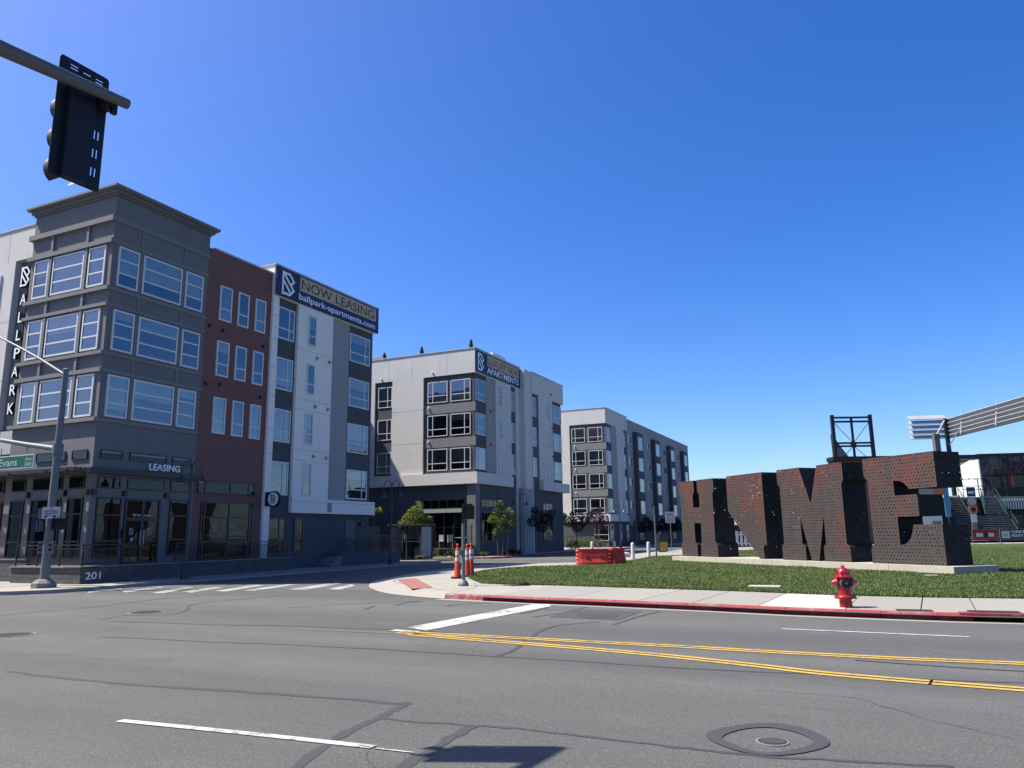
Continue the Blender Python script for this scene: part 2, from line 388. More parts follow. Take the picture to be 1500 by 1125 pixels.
def text2d(s, width=None, height=None, ext=0., spacing=1.0, bold=0.):
    """letters as a mesh, lower-left corner at 0,0, fitted to width/height"""
    cu = bpy.data.curves.new('t', 'FONT'); cu.body = s; cu.size = 1.; cu.space_character = spacing; cu.offset = bold; cu.resolution_u = 3
    cu.extrude = .5 if ext else 0.
    ob = bpy.data.objects.new('t', cu); COL.objects.link(ob)
    dg = bpy.context.evaluated_depsgraph_get(); me = bpy.data.meshes.new_from_object(ob.evaluated_get(dg))
    bpy.data.objects.remove(ob)
    xs = [v.co.x for v in me.vertices]; ys = [v.co.y for v in me.vertices]
    sx = (width/(max(xs)-min(xs))) if width else None; sy = (height/(max(ys)-min(ys))) if height else None
    sx = sx or sy; sy = sy or sx; x0, y0 = min(xs), min(ys)
    for v in me.vertices: v.co = Vector(((v.co.x-x0)*sx, (v.co.y-y0)*sy, (v.co.z+.5 if ext else 0)*ext))
    return me
def text(name, s, mat, parent, face='R', plane=0., a=0., z=0., d=0., **kw):
    """face R: reads along +x facing -y; face L: reads along -y facing -x, `a` is the left end"""
    me = text2d(s, **kw)
    for v in me.vertices:
        x, y, q = v.co
        v.co = (a+x, plane-d-q, z+y) if face == 'R' else (plane-d-q, a-x, z+y)
    me.materials.clear(); me.materials.append(M[mat]); me.name = name
    return link(name, me, parent)
def logo2d(h, wd):
    """angular B mark made of bars: list of quads in 2-D"""
    t = .13; segs = [((.07, 0), (.07, 1)), ((.0, .94), (.62, .94)), ((.57, .97), (.97, .66)), ((.97, .70), (.66, .46)), ((.10, .93), (.97, .27)), ((.10, .60), (.66, .17)), ((.97, .32), (.60, .03)), ((.66, .06), (.0, .06))]
    out = []
    for (a, b) in segs:
        a = Vector((a[0]*wd, a[1]*h)); b = Vector((b[0]*wd, b[1]*h)); d = (b-a).normalized(); n_ = Vector((-d.y, d.x))*t*wd*.5
        out.append([a+n_, a-n_, b-n_, b+n_])
    return out
def logo(name, mat, parent, face, plane, a, z, d, h, wd, depth=.02):
    mb = MB()
    for k, q in enumerate(logo2d(h, wd)):
        dd = depth + k*.0012
        f = [P3(face, plane, a + (p.x if face == 'R' else -p.x), d+dd, z+p.y) for p in q]
        g = [P3(face, plane, a + (p.x if face == 'R' else -p.x), d, z+p.y) for p in q]
        mb.quad(*f)
        for i in range(4): mb.quad(f[i], g[i], g[(i+1) % 4], f[(i+1) % 4])
    return mb.build(name, mat, parent)
# ------------------------------------------------------------------ the place: street frame (u along the side street, w towards the block)
UY = math.radians(24.874); UX = Vector((math.sin(UY), math.cos(UY))); WX = Vector((-UX.y, UX.x)); C1 = Vector((-16.516, 29.894)); FR = math.pi/2-UY
def uw(u, v): q = C1 + UX*u + WX*v; return (q.x, q.y)
def uw3(u, v, z): q = C1 + UX*u + WX*v; return (q.x, q.y, z)

# ------------------------------------------------------------------ ground, road, pavements
kind(MB().box(-2500, 2500, -2500, 2500, -1.2, -.03).build('ground', 'ground'), 'structure')
road = MB().prism([(-140, -60), (140, -60), (140, 60), uw(200, -14), uw(200, 4), uw(-6, 60), (-140, 90)], -.5, 0.).build('road', 'asphalt'); kind(road, 'structure')

KE = [(-1.97, 21.62), (-.73, 20.75), (.69, 19.72), (1.74, 19.11), (4.28, 17.4), (5.74, 16.3), (7.23, 15.41), (8.0, 14.98), (9.29, 14.45), (14, 12.75), (24, 8.6), (60, -7)]
AO = [(-1.97, 21.62), (-2.7, 22.3), (-3.74, 23.65), (-4.37, 25.01), (-4.99, 26.94), (-5.37, 29.27), (-5.38, 31.23), (-5.02, 33.11), (-4.45, 35.5), (-3.75, 37.76), (-2.94, 40.24), (-1.99, 42.45), (.24, 43.15), (3.55, 44.15)]
def inset(pts, ds):
    out = []
    for k, p in enumerate(pts):
        a = Vector(pts[max(k-1, 0)]); b = Vector(pts[min(k+1, len(pts)-1)]); t = (b-a).normalized(); nn = Vector((t.y, -t.x)); d = ds[k] if isinstance(ds, list) else ds
        q = Vector(p)+nn*d; out.append((q.x, q.y))
    return out
AOs = [tuple(p) for p in smoothline(AO, 4)]
nA = len(AOs); dl = [(.30 if k < 3 else (.95 if k < 26 else .45)) for k in range(nA)]
dl = [sum(dl[max(0, k-3):k+4])/len(dl[max(0, k-3):k+4]) for k in range(nA)]
AI = inset(AOs, dl)
sw = MB()
for k in range(nA-1):
    sw.quad((*AOs[k], .006), (*AOs[k+1], .006), (*AI[k+1], .125), (*AI[k], .125))
sw.prism(AI + [(3.6, 38), (3.6, 24), (.95, 22.4), (.82, 19.86), (-.62, 20.9), (-1.8, 21.75)], -.1, .125)
sidewalk = kind(sw.build('sidewalk', 'concrete', fix=True), 'structure')
# pavement slabs between the red kerb and the lawn
KI = [(x+.10, y+.13) for x, y in KE[1:]]
LFr = [(-1.1, 25.99), (.98, 24.51), (2.93, 23.17), (4.68, 21.97), (6.23, 20.78), (7.09, 20.03), (8.07, 19.19), (9.5, 18.43), (11.42, 17.72), (16, 15.9), (26, 11.6), (62, -4)]
def along(pts, n_):
    L = [0.]
    for a, b in zip(pts, pts[1:]): L.append(L[-1]+(Vector(b)-Vector(a)).length)
    def f(s):
        s = max(0., min(s, L[-1])); k = max(i for i in range(len(L)) if L[i] <= s+1e-9); k = min(k, len(pts)-2)
        t = (s-L[k])/(L[k+1]-L[k]); return tuple(Vector(pts[k]).lerp(Vector(pts[k+1]), t))
    return f, L[-1]
fk, lk = along(KI, 0)
def lawn_front_at(p):          # straight across the pavement, at the joint's slant
    best = None
    for a, b in zip(LFr, LFr[1:]):
        a = Vector(a); b = Vector(b); d = Vector((.47, .88)); e = b-a
        den = d.x*e.y-d.y*e.x
        if abs(den) < 1e-6: continue
        q = a-Vector(p); t = (q.x*e.y-q.y*e.x)/den; s_ = (q.x*d.y-q.y*d.x)/den
        if -.02 <= s_ <= 1.02 and t > 0 and (best is None or t < best[0]): best = (t, Vector(p)+d*t)
    return tuple(best[1]) if best else None
pav = MB(); pav.strip([(p[0]+.9, p[1]+1.55) for p in KI], 4.2, .100); pv = kind(pav.build('pavement_bed', 'mortar'), 'structure')
marks = [0., 2.25, 4.2, 5.55, 7.05, 8.8, 10.15, 11.1, 12.6, 14.2, 16, 18, 20, 22, 25, 28, 32, 36, 40, 46, 52, 58]
for i, (s0, s1) in enumerate(zip(marks, marks[1:])):
    a = fk(s0+.012); b = fk(s1-.012); c = lawn_front_at(b); d = lawn_front_at(a)
    if not c or not d: continue
    MB().prism([a, b, (c[0]+.1, c[1]+.16), (d[0]+.1, d[1]+.16)], .05, .130).build('slab', 'slab_new' if i == 4 else 'slab', sidewalk)
# red kerb, cast in lengths with joints
kerb = bpy.data.objects.new('kerb', None); COL.objects.link(kerb); kind(kerb, 'structure')
fo, lo_ = along(KE, 0)
def kerb_piece(f, s0, s1, name, mat, par, h=.135, wd=.16, side=1):
    mb = MB(); n_ = max(2, int((s1-s0)/.6)+1); ring = []
    for k in range(n_):
        s = s0+(s1-s0)*k/(n_-1); p = Vector(f(s)); q = Vector(f(min(s+.05, 1e9))); q0 = Vector(f(max(s-.05, 0))); t = (q-q0).normalized(); nn = Vector((-t.y, t.x))*side
        ring.append([(*(p), -.02), (*(p+nn*.015), h-.03), (*(p+nn*.045), h), (*(p+nn*wd), h), (*(p+nn*wd), -.02)])
    for k in range(n_-1):
        for j in range(4): mb.quad(ring[k][j], ring[k+1][j], ring[k+1][j+1], ring[k][j+1])
    mb.quad(*ring[0]); mb.quad(*ring[-1][::-1]); return mb.build(name, mat, par, fix=True)
inl0, inl1 = 12.55, 13.35
cuts = [.05, 1.55, 3.45, 5.2, 7.0, 9.2, 11.0, 12.35, None, 13.55, 15.5, 18, 21, 24, 27, 31, 36, 42, 50, 60]
for s0, s1 in zip(cuts, cuts[1:]):
    if s0 is None or s1 is None: continue
    kerb_piece(fo, s0+.006, s1-.006, 'kerb_stone', 'kerb_red_chipped' if s0 < .2 else 'kerb_red', kerb)
gut = MB(); gut.strip([(x-.10, y-.17) for x, y in KE], .34, .004); kind(gut.build('gutter', 'slab'), 'structure')
# kerb inlet with its hood
inl = thing('storm_drain', 'red kerb storm drain inlet with dark mouth and iron hood', 'drain')
a = Vector(fo(12.35)); b = Vector(fo(13.55)); t = (b-a).normalized(); rz = math.atan2(t.y, t.x); md = (a+b)/2; nn = Vector((-t.y, t.x))
o = MB().obox((*(a+t*.10+nn*.14), .06), (.10, .14, .085), rz).obox((*(b-t*.10+nn*.14), .06), (.10, .14, .085), rz).obox((*(md+nn*.14), .128), (.5, .145, .018), rz).build('frame', 'kerb_red', inl)
MB().obox((*(md+nn*.24), .05), (.5, .03, .06), rz).build('mouth', 'interior', inl)
MB().obox((*(md+nn*.32), .145), (.42, .16, .012), rz).build('hood', 'iron', inl)
# side-street kerb (red) on the corner of the lawn side
kq = MB(); fA, lA = along([tuple(p) for p in AI[24:]], 0)
kerb2 = kerb_piece(fA, 0, lA, 'kerb_lawn_corner', 'slab', None, .13, .15, -1); kind(kerb2, 'structure')
# tactile pad at the ramp
pad = thing('tactile_pad', 'brick red tactile paving pad set in the corner ramp', 'tactile paving')
PA = [(-4.36, 29.0), (-3.75, 29.55), (-2.52, 24.25), (-3.12, 23.75)]
MB().quad(*[(x, y, z) for (x, y), z in zip(PA, (.134, .134, .134, .134))]).build('plate', 'tactile' if 'tactile' in M else 'kerb_red', pad)
A_, B_, D_, E_ = [Vector(p) for p in PA]
tm = MB()
for i in range(5):
    for j in range(26):
        p = A_.lerp(B_, (i+.5)/5).lerp(E_.lerp(D_, (i+.5)/5), (j+.5)/26); tm.obox((p.x, p.y, .136), (.018, .018, .005), .9)
kind(tm.build('domes', 'tactile', pad), 'stuff')
for pts in ([(-2.13, 23.1), (-2.83, 24.31), (-4.2, 27.53), (-4.42, 29.5), (-4.35, 31.72), (-4.05, 33.71), (-3.5, 36.86), (-2.2, 40.2)], [(-1.9, 21.8), (-1.2, 24.0), (-1.35, 26.2)], [(-4.3, 31.5), (-1.75, 31.0)], [(-3.9, 34.6), (-1.4, 34.2)], [(-4.3, 28.2), (-3.0, 28.9), (-1.65, 28.6)], [(-2.3, 23.4), (-1.25, 24.3)], [(.7, 19.9), (1.5, 24.1)]):
    MB().strip(smoothline(pts, 6), .018, .1285).build('scored_joint', 'mortar', sidewalk)
# plaza and lawn
kind(MB().prism([(3.2, 38.2), (3.45, 44.2), (6.2, 54), (13.5, 71), (30, 84), (140, 84), (140, 20), (8, 30)], -.1, .118).build('plaza', 'plaza'), 'structure')
LAWN = [(-1.7, 30.07), (-1.6, 28.8), (-1.45, 27.79), (-1.11, 25.99)] + LFr[1:] + [(62, 30), (110, 60), (110, 77.5), (46, 77), (25, 70), (14.5, 60.5), (11.5, 53.2), (10.4, 52.2), (9.2, 51.3), (7.3, 45.8), (5.6, 41.9), (3.12, 38.75), (.87, 37.9), (-.44, 36.45), (-1.31, 34.37), (-1.7, 32.13)]
LAWN[4] = (-.2, 25.15); LAWN.insert(5, (.98, 24.6))
kind(MB().prism(LAWN, -.1, .155).build('lawn', 'lawn'), 'structure')
def inside(p, poly):
    x, y = p; c = False; j = len(poly)-1
    for i in range(len(poly)):
        xi, yi = poly[i]; xj, yj = poly[j]
        if (yi > y) != (yj > y) and x < (xj-xi)*(y-yi)/(yj-yi)+xi: c = not c
        j = i
    return c
gv = []; gf = []; rg = random.Random(3)
def blade(x, y, h):
    a = rg.uniform(0, 6.283); wd = rg.uniform(.010, .022); lx, ly = rg.uniform(-.05, .05), rg.uniform(-.05, .05); i = len(gv)
    gv.extend([(x-math.cos(a)*wd, y-math.sin(a)*wd, .15), (x+math.cos(a)*wd, y+math.sin(a)*wd, .15), (x+lx, y+ly, .155+h)]); gf.append((i, i+1, i+2))
cnt = 0
while cnt < 170000:
    d = 17+46*rg.random()**1.4; q = rg.uniform(-.09, .75); x, y = q*d, d
    if not inside((x, y), LAWN): continue
    lump = .5+.5*math.sin(x*1.9+math.sin(y*1.3)*2)*math.sin(y*2.3+x*.7)
    if rg.random() > .45+.55*lump: continue
    blade(x, y, rg.uniform(.025, .06)*(.7+.6*lump)); cnt += 1
for (a, b) in zip(LAWN, LAWN[1:]):                           # ragged edge spilling over the paving
    L_ = (Vector(b)-Vector(a)).length
    if L_ > 15: continue
    for k in range(int(L_*150)):
        p = Vector(a).lerp(Vector(b), rg.random()); blade(p.x+rg.gauss(0, .035), p.y+rg.gauss(0, .035), rg.uniform(.03, .075))
me = bpy.data.meshes.new('grass'); me.from_pydata(gv, [], gf); me.update(); me.materials.append(M['blade'])
gr = link('grass', me); kind(gr, 'stuff'); gr['label'] = 'short mown grass blades on the corner lawn'; gr['category'] = 'grass'
# pavement on the apartments' side
NW = [uw(-4.6, 60), uw(-4.6, .9), uw(-4.45, -.9), uw(-4.0, -2.05), uw(-3.1, -2.75), uw(-1.8, -2.95), uw(0, -2.78), uw(2, -2.65), uw(22.6, -2.6), uw(23.6, -1.6), uw(24, 14), uw(30, 14), uw(30.2, -1.7), uw(31.4, -2.8), uw(120, -2.9), uw(120, 30), uw(40, 60)]
npv = kind(MB().prism(NW, -.2, .12).build('apartment_pavement', 'concrete'), 'structure')
for k in range(0, 20):                                        # scored slabs along the side street
    MB().prism([uw(1.1*k+.01+1, -2.42), uw(1.1*k+1.09+1, -2.42), uw(1.1*k+1.09+1, -.95), uw(1.1*k+.01+1, -.95)], .05, .128).build('slab', 'slab', npv)
for k in range(0, 8):
    for j in range(2):
        MB().prism([uw(-4.35+1.75*j+.01, .4+1.5*k+.01), uw(-4.35+1.75*j+1.74, .4+1.5*k+.01), uw(-4.35+1.75*j+1.74, .4+1.5*k+1.49), uw(-4.35+1.75*j+.01, .4+1.5*k+1.49)], .05, .128).build('slab', 'slab', npv)
kb = bpy.data.objects.new('kerb_apartments', None); COL.objects.link(kb); kind(kb, 'structure')
f1, l1 = along([uw(2.2, -2.62), uw(22.6, -2.6)], 0)
for k in range(6): kerb_piece(f1, l1*k/6+.006, l1*(k+1)/6-.006, 'kerb_stone', 'kerb_red', kb)
f2, l2 = along([uw(30.0, -1.0), uw(30.4, -2.2), uw(31.6, -2.85), uw(118, -2.9)], 0)
for k in range(10): kerb_piece(f2, l2*k/10+.006, l2*(k+1)/10-.006, 'kerb_stone', 'kerb_red' if k < 4 else 'slab', kb)

# ------------------------------------------------------------------ markings, seams and covers in the carriageway
def paint(name, polys, mat, z=.008, label=None, cat=None):
    mb = MB()
    for p in polys:
        a = sum(p[i-1][0]*p[i][1]-p[i][0]*p[i-1][1] for i in range(len(p))); mb.quad(*[(x, y, z) for x, y in (p if a > 0 else p[::-1])])
    return mb.build(name, mat, road)
for p in [[(-13.35, 26.7), (-12.75, 25.7), (-12.6, 28.2), (-13.0, 28.8)], [(-11.78, 25.5), (-11.26, 25.1), (-11.42, 27.99), (-11.87, 28.31)], [(-10.95, 25.8), (-10.39, 25.25), (-10.24, 27.7), (-10.75, 28.09)], [(-9.95, 26.0), (-9.46, 25.52), (-9.1, 28.6), (-9.6, 28.95)], [(-8.99, 26.08), (-8.57, 25.67), (-7.98, 28.85), (-8.43, 29.11)], [(-7.55, 26.2), (-6.9, 25.7), (-6.42, 29.2), (-6.95, 29.4)], [(-14.6, 26.95), (-14.1, 25.9), (-13.7, 27.4), (-14.0, 28.0)], [(-6.2, 26.1), (-5.75, 25.7), (-5.6, 27.6), (-5.95, 28.6)]]:
    paint('crosswalk_bar', [p], 'paint_crossing')
paint('stop_bar', [[(-2.05, 14.98), (-1.62, 14.48), (.86, 18.9), (.84, 19.42), (.42, 19.45)], [(-2.32, 14.52), (-2.2, 14.70), (-1.70, 14.36), (-1.80, 14.22)]], 'paint_white')
def line(name, pts, wd, mat, z=.008): return MB().strip(smoothline(pts, 5), wd, z).build(name, mat, road)
def ext(pts, d): a, b = Vector(pts[-2]), Vector(pts[-1]); t = (b-a).normalized(); return pts + [tuple(b+t*d)]
Y1 = [(-2.10, 14.28), (-.64, 13.62), (.5, 13.06), (1.56, 12.52), (2.54, 12.03), (3.68, 11.42), (5.03, 10.75), (6.5, 10.16)]
Y2 = [(-1.85, 13.98), (-.62, 13.12), (.48, 12.39), (1.9, 11.37), (3.05, 10.36), (3.7, 9.72), (4.6, 9.1), (5.43, 8.60)]
def off(pts, d):
    return inset(pts, d)
for nm, Y in (('centre_line', Y1), ('turn_lane_line', Y2)):
    Y = ext(ext(Y, 8), 30)
    for d in (-.085, .085): line(nm, off(Y, d), .10, 'paint_yellow')
line('lane_line', [(4.7, 14.01), (7.21, 12.66)], .09, 'paint_white')
line('lane_line', [(-3.8, 7.76), (-3.21, 7.53), (-2.13, 7.1), (-1.18, 6.70)], .10, 'paint_white')
line('lane_line', [(-1.15, 6.66), (-.82, 6.52)], .025, 'paint_white')
line('lane_line', [(9.2, 11.9), (11.5, 10.8)], .09, 'paint_white')
line('worn_yellow_line', [(-4.1, 14.98), (-3.47, 14.69)], .05, 'paint_faint'); line('worn_yellow_line', [(-3.3, 14.6), (-2.2, 14.18)], .06, 'paint_faint')
line('old_line', [(-17.3, 26.3), (-15.0, 27.1)], .25, 'paint_white')
SEAMS = [([(-6.75, 10.69), (-6.11, 10.32), (-5.06, 9.83), (-3.58, 9.26), (-2.28, 8.8), (-1.2, 8.36)], .085), ([(-1.13, 8.42), (-1.20, 8.1), (-1.31, 7.75), (-1.53, 7.09), (-1.68, 6.17), (-1.8, 5.4)], .10),
 ([(-1.3, 7.74), (-.86, 7.52), (-.42, 7.40), (-.04, 7.27), (.54, 6.98), (1.08, 6.69), (1.62, 6.42), (2.27, 6.2), (3.17, 5.95)], .05), ([(-.39, 7.42), (-.66, 6.72), (-.82, 6.25), (-.95, 5.7)], .11),
 ([(-7.41, 14.25), (-5.24, 13.41), (-3.33, 12.74), (-1.6, 12.0), (-.3, 11.36), (.87, 10.85), (1.72, 10.4), (2.9, 9.9), (5.67, 8.95)], .05), ([(-.32, 11.3), (0, 12.06), (.16, 13.02), (.56, 14.54), (.98, 15.14), (1.67, 15.51)], .075),
 ([(-8.68, 16.93), (-6.27, 16.01), (-4.49, 15.56), (-3.02, 14.95), (-1.95, 14.62), (-.9, 13.92), (.17, 13.53)], .045), ([(-12.06, 18.49), (-11.65, 19.4), (-11.01, 20.38), (-10.17, 23.25), (-8.84, 24.58)], .05),
 ([(-8.99, 17.23), (-8.97, 18.08), (-7.95, 18.25), (-8.04, 19.4), (-8.51, 21.17), (-6.87, 23.69)], .05), ([(1.87, 15.03), (2.44, 16.16), (3.14, 17.32)], .07), ([(.1, 17.16), (.8, 18.6)], .07), ([(.36, 16.56), (1.13, 17.45), (1.7, 18.66)], .06),
 ([(-5.6, 19.5), (-4.2, 20.3), (-2.4, 20.9)], .04), ([(-3.56, 18.75), (-3.5, 19.62)], .09), ([(-3.01, 19.73), (-2.85, 20.35), (-2.5, 20.8)], .07), ([(-1.65, 19.2), (-1.52, 19.69), (-.6, 20.12)], .05), ([(4.5, 10.6), (6.2, 9.6), (9, 8.4)], .05), ([(8.3, 12.1), (9.4, 11.7)], .10)]
for k, (p, wd) in enumerate(SEAMS):
    q = smoothline(p, 6); rr = random.Random(k); ws = [wd*rr.uniform(.75, 1.25) for _ in q]
    q = [(x+rr.gauss(0, .012), y+rr.gauss(0, .012)) for x, y in q]; MB().strip(q, ws, .003+.0002*k).build('tar_seam', 'tar', road)
# crack network
rc = random.Random(11)
for (x, y, n_, st, hd) in [(-1.2, 6.6, 9, .12, -1.2), (-.9, 6.5, 8, .12, -1.0), (-7.2, 20.5, 22, .25, .9), (-6.4, 22, 18, .25, -.2), (-10, 21, 16, .3, .3), (-5.2, 24.5, 14, .22, 1.3), (2.6, 8.8, 14, .2, -.5), (-3.5, 16.6, 20, .28, .35), (-9.4, 12.5, 20, .25, -.4), (-1.0, 17.6, 14, .2, .4)]:
    pts = [(x, y)]; h = hd
    for _ in range(n_): h += rc.gauss(0, .35); h = hd+(h-hd)*.8; x += st*math.cos(h); y += st*math.sin(h); pts.append((x, y))
    MB().strip(pts, [rc.uniform(.004, .014) for _ in pts], .0028).build('crack', 'tar', road)
paint('patch', [[(.71, 16.52), (1.33, 18.04), (2.78, 17.37), (2.03, 15.71)]], 'tar_patch', .0045)
MB().lathe([(.46, -.01), (.46, .0085)], 28, (1.72, 16.62, 0)).build('patch_disc', 'tar', road)
ro = [(1.6, 6.93), (1.89, 7.21), (2.26, 7.32), (2.52, 7.11), (2.55, 6.66), (2.31, 6.41), (1.95, 6.3), (1.7, 6.5)]; ri = [(1.73, 6.87), (1.98, 7.11), (2.23, 7.15), (2.4, 6.95), (2.42, 6.67), (2.23, 6.48), (1.93, 6.38), (1.76, 6.62)]
ros = smoothline(ro[-2:]+ro+ro[:2], 5)[10:51]; ris = smoothline(ri[-2:]+ri+ri[:2], 5)[10:51]; mb = MB()
for k in range(len(ros)-1): mb.quad((*ros[k+1], .0078), (*ros[k], .0078), (*ris[k], .0078), (*ris[k+1], .0078))
mb.build('tar_ring', 'tar', road, fix=True)
def cover(name, x, y, r, label, z=.0, ribs=True):
    t = thing(name, label, 'manhole cover', (x, y, z))
    MB().lathe([(r*1.16, -.02), (r*1.16, .007), (r*1.0, .009)], 32).build('ring', 'iron_ring', t)
    MB().lathe([(r, -.02), (r, .010)], 32).build('lid', 'iron', t)
    mb = MB(); rr = random.Random(int(x*100))
    k = r/4.2
    for i in range(-4, 5):
        for j in range(-4, 5):
            if math.hypot(i*k, j*k) < r*.92: mb.obox((i*k, j*k, .012), (k*.26, k*.26, .004), .3)
    kind(mb.build('studs', 'studs', t), 'stuff'); return t
cover('manhole_cover', 2.095, 6.70, .115, 'small round iron manhole cover inside a tar ring on the near lane')
cover('manhole_cover', -8.8, 18.83, .36, 'iron manhole cover in the far lane toward the apartments'); cover('manhole_cover', -9.35, 14.7, .36, 'iron manhole cover at the left edge of the road')
# ------------------------------------------------------------------ windows and other facade pieces
RW_ = random.Random(21); FW = .078
def pane(face, pl, a0, a1, d, z0, z1, mat, par, name='pane'):
    if face == 'L': a0, a1 = a1, a0
    e = [RW_.uniform(-.004, .004) for _ in range(3)]
    return MB().quad(P3(face, pl, a0, d+e[0], z0), P3(face, pl, a1, d+e[1], z0), P3(face, pl, a1, d+e[1]+e[2], z1), P3(face, pl, a0, d+e[0]+e[2], z1)).build(name, mat, par)
def window(par, face, pl, a0, a1, z0, z1, xs=(), zs=(), mat='frame_white', gm='glass', fw=None, proud=.06, blind=None, bars=True, name='window', mull=None, backing=True):
    """frame with mullions at fractions xs (across) / zs (up); one pane object per light"""
    if a0 > a1: a0, a1 = a1, a0
    fw = fw or FW; mull = mull or FW*.9
    f = MB(); f.fbox(face, pl, a0, a1, 0, proud, z0, z0+fw).fbox(face, pl, a0, a1, 0, proud, z1-fw, z1).fbox(face, pl, a0, a0+fw, 0, proud, z0+fw, z1-fw).fbox(face, pl, a1-fw, a1, 0, proud, z0+fw, z1-fw)
    X = [a0+fw]+[a0+(a1-a0)*x for x in xs]+[a1-fw]; Z = [z0+fw]+[z0+(z1-z0)*z for z in zs]+[z1-fw]
    for x in X[1:-1]: f.fbox(face, pl, x-mull/2, x+mull/2, .002, proud-.004, z0+fw, z1-fw)
    for z in Z[1:-1]: f.fbox(face, pl, a0+fw, a1-fw, .003, proud-.008, z-mull/2, z+mull/2)
    w_ = f.build(name, mat, par)
    for i in range(len(X)-1):
        for j in range(len(Z)-1):
            pane(face, pl, X[i], X[i+1], .032, Z[j], Z[j+1], gm, w_)
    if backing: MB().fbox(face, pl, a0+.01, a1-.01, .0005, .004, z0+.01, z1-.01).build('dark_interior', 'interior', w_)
    if blind is None and gm == 'glass' and RW_.random() < .45: blind = RW_.choice((.2, .3, .45, .6, .85, 1.))
    if blind:
        MB().fbox(face, pl, a0+fw+.01, a1-fw-.01, .012, .018, z1-fw-(z1-z0-2*fw)*blind, z1-fw).build('blind', 'blind', w_)
    return w_
def panel(par, face, pl, a0, a1, z0, z1, d, mat, name, d0=0.): return MB().fbox(face, pl, a0, a1, d0, d, z0, z1).build(name, mat, par)
def wall_light(par, face, pl, a, z, mat='white_letter'): return MB().fbox(face, pl, a-.05, a+.05, .0, .14, z-.05, z+.05).fbox(face, pl, a-.03, a+.03, .0, .03, z-.12, z+.12).build('wall_light', mat, par)
def joints(par, face, pl, lines, d=.004, wd=.018):
    for (a0, a1, z0, z1) in lines:
        if z0 == z1: panel(par, face, pl, a0, a1, z0-wd/2, z0+wd/2, d, 'stucco_mid', 'reveal_joint')
        else: panel(par, face, pl, a0-wd/2, a0+wd/2, z0, z1, d, 'stucco_mid', 'reveal_joint')
ROWS = [(12.07, 13.80), (9.33, 11.05), (6.58, 8.31), (3.85, 5.57)]

# ------------------------------------------------------------------ corner apartment building (u 0..18.45)
B1 = thing('apartment_building', 'corner apartment building with dark grey corner tower, brick red bay and pale end bay', 'building', (C1.x, C1.y, 0), FR)
# corner tower
MB().box(0, 5.06, 0, 5.25, .12, 15.95).build('tower_wall', 'stucco_dark', B1)
cor = MB()
for (z0, z1, p) in ((15.96, 16.05, .06), (16.05, 16.19, .15)): cor.box(-p, 5.06+p, -p, 5.25+p, z0, z1)
co = cor.build('cornice', 'stucco_dark', B1)
MB().box(-.27, 5.33, -.27, 5.52, 16.19, 16.25).build('cornice_cap', 'stucco_dark', co); MB().box(-.32, 5.38, -.32, 5.57, 16.25, 16.34).build('cornice_cap', 'stucco_trim', co)
for i, (z0, z1, p) in enumerate([(14.82, 15.05, .15), (13.86, 14.05, .13), (11.82, 11.98, .13), (11.13, 11.27, .11), (9.10, 9.24, .13), (8.37, 8.53, .11), (6.36, 6.51, .16)]):
    MB().box(-p, 5.06+.02, -p*.35, 5.25+p, z0, z1).build('belt_course', 'stucco_trim', B1)
for (z0, z1) in ((14.05, 14.82), (11.27, 11.82), (8.53, 9.10)):
    for a in (1.40, 3.66): panel(B1, 'R', 0, a-.05, a+.05, z0, z1, .035, 'stucco_trim', 'pilaster_strip')
    for a in (1.52, 3.82): panel(B1, 'L', 0, a-.07, a+.07, z0, z1, .09, 'stucco_trim', 'pilaster_strip')
for r, (z0, z1) in enumerate(ROWS[:3]):
    for a in (1.40, 3.66): panel(B1, 'R', 0, a-.05, a+.05, z0-.05, z1+.06, .035, 'stucco_trim', 'pilaster_strip')
    for a in (1.52, 3.82): panel(B1, 'L', 0, a-.07, a+.07, z0-.08, z1+.06, .09, 'stucco_trim', 'pilaster_strip')
    for (a0, a1) in ((.28, 1.29), (1.50, 3.56), (3.77, 4.79)):
        window(B1, 'R', 0, a0, a1, z0, z1, (), (1/3, 2/3), blind=(.68 if r == 0 else (None, .3, None)[int(a0) % 3] if r == 1 else None))
    for k, (a0, a1) in enumerate(((.33, 1.37), (1.66, 3.68), (3.95, 4.92))):
        window(B1, 'L', 0, a0, a1, z0, z1, (), (1/3, 2/3), blind=(1. if r == 0 and k < 2 else .62 if k == 0 and r == 1 else None))
for (a0, a1) in ((.28, 1.29), (1.61, 3.46), (3.76, 4.77)):
    window(B1, 'R', 0, a0, a1, 4.89, 5.25, (), (), 'frame_black', 'glass_store', .05, .05, blind=.25)
    window(B1, 'R', 0, a0, a1, 3.73, 4.20, (), (), 'frame_black', 'glass_store', .05, .05)
for (a0, a1) in ((.32, 1.24), (1.62, 3.46), (3.92, 4.80)):
    window(B1, 'L', 0, a0, a1, 4.86, 5.24, (), (), 'frame_black', 'glass_store', .05, .05)
    window(B1, 'L', 0, a0, a1, 3.70, 4.20, (), (), 'frame_black', 'glass_store', .05, .05)
    sw_ = window(B1, 'L', 0, a0, a1, 1.04, 3.37, (.36,) if a1-a0 > 1.2 else (), (.27, .72), 'frame_black', 'glass_store', .06, .06, blind=None)
    MB().fbox('L', 0, a1-(.84 if a0 > 3.5 else .42), a1-.12, .012, .018, 1.12, 3.30).build('screen', 'screen', sw_)
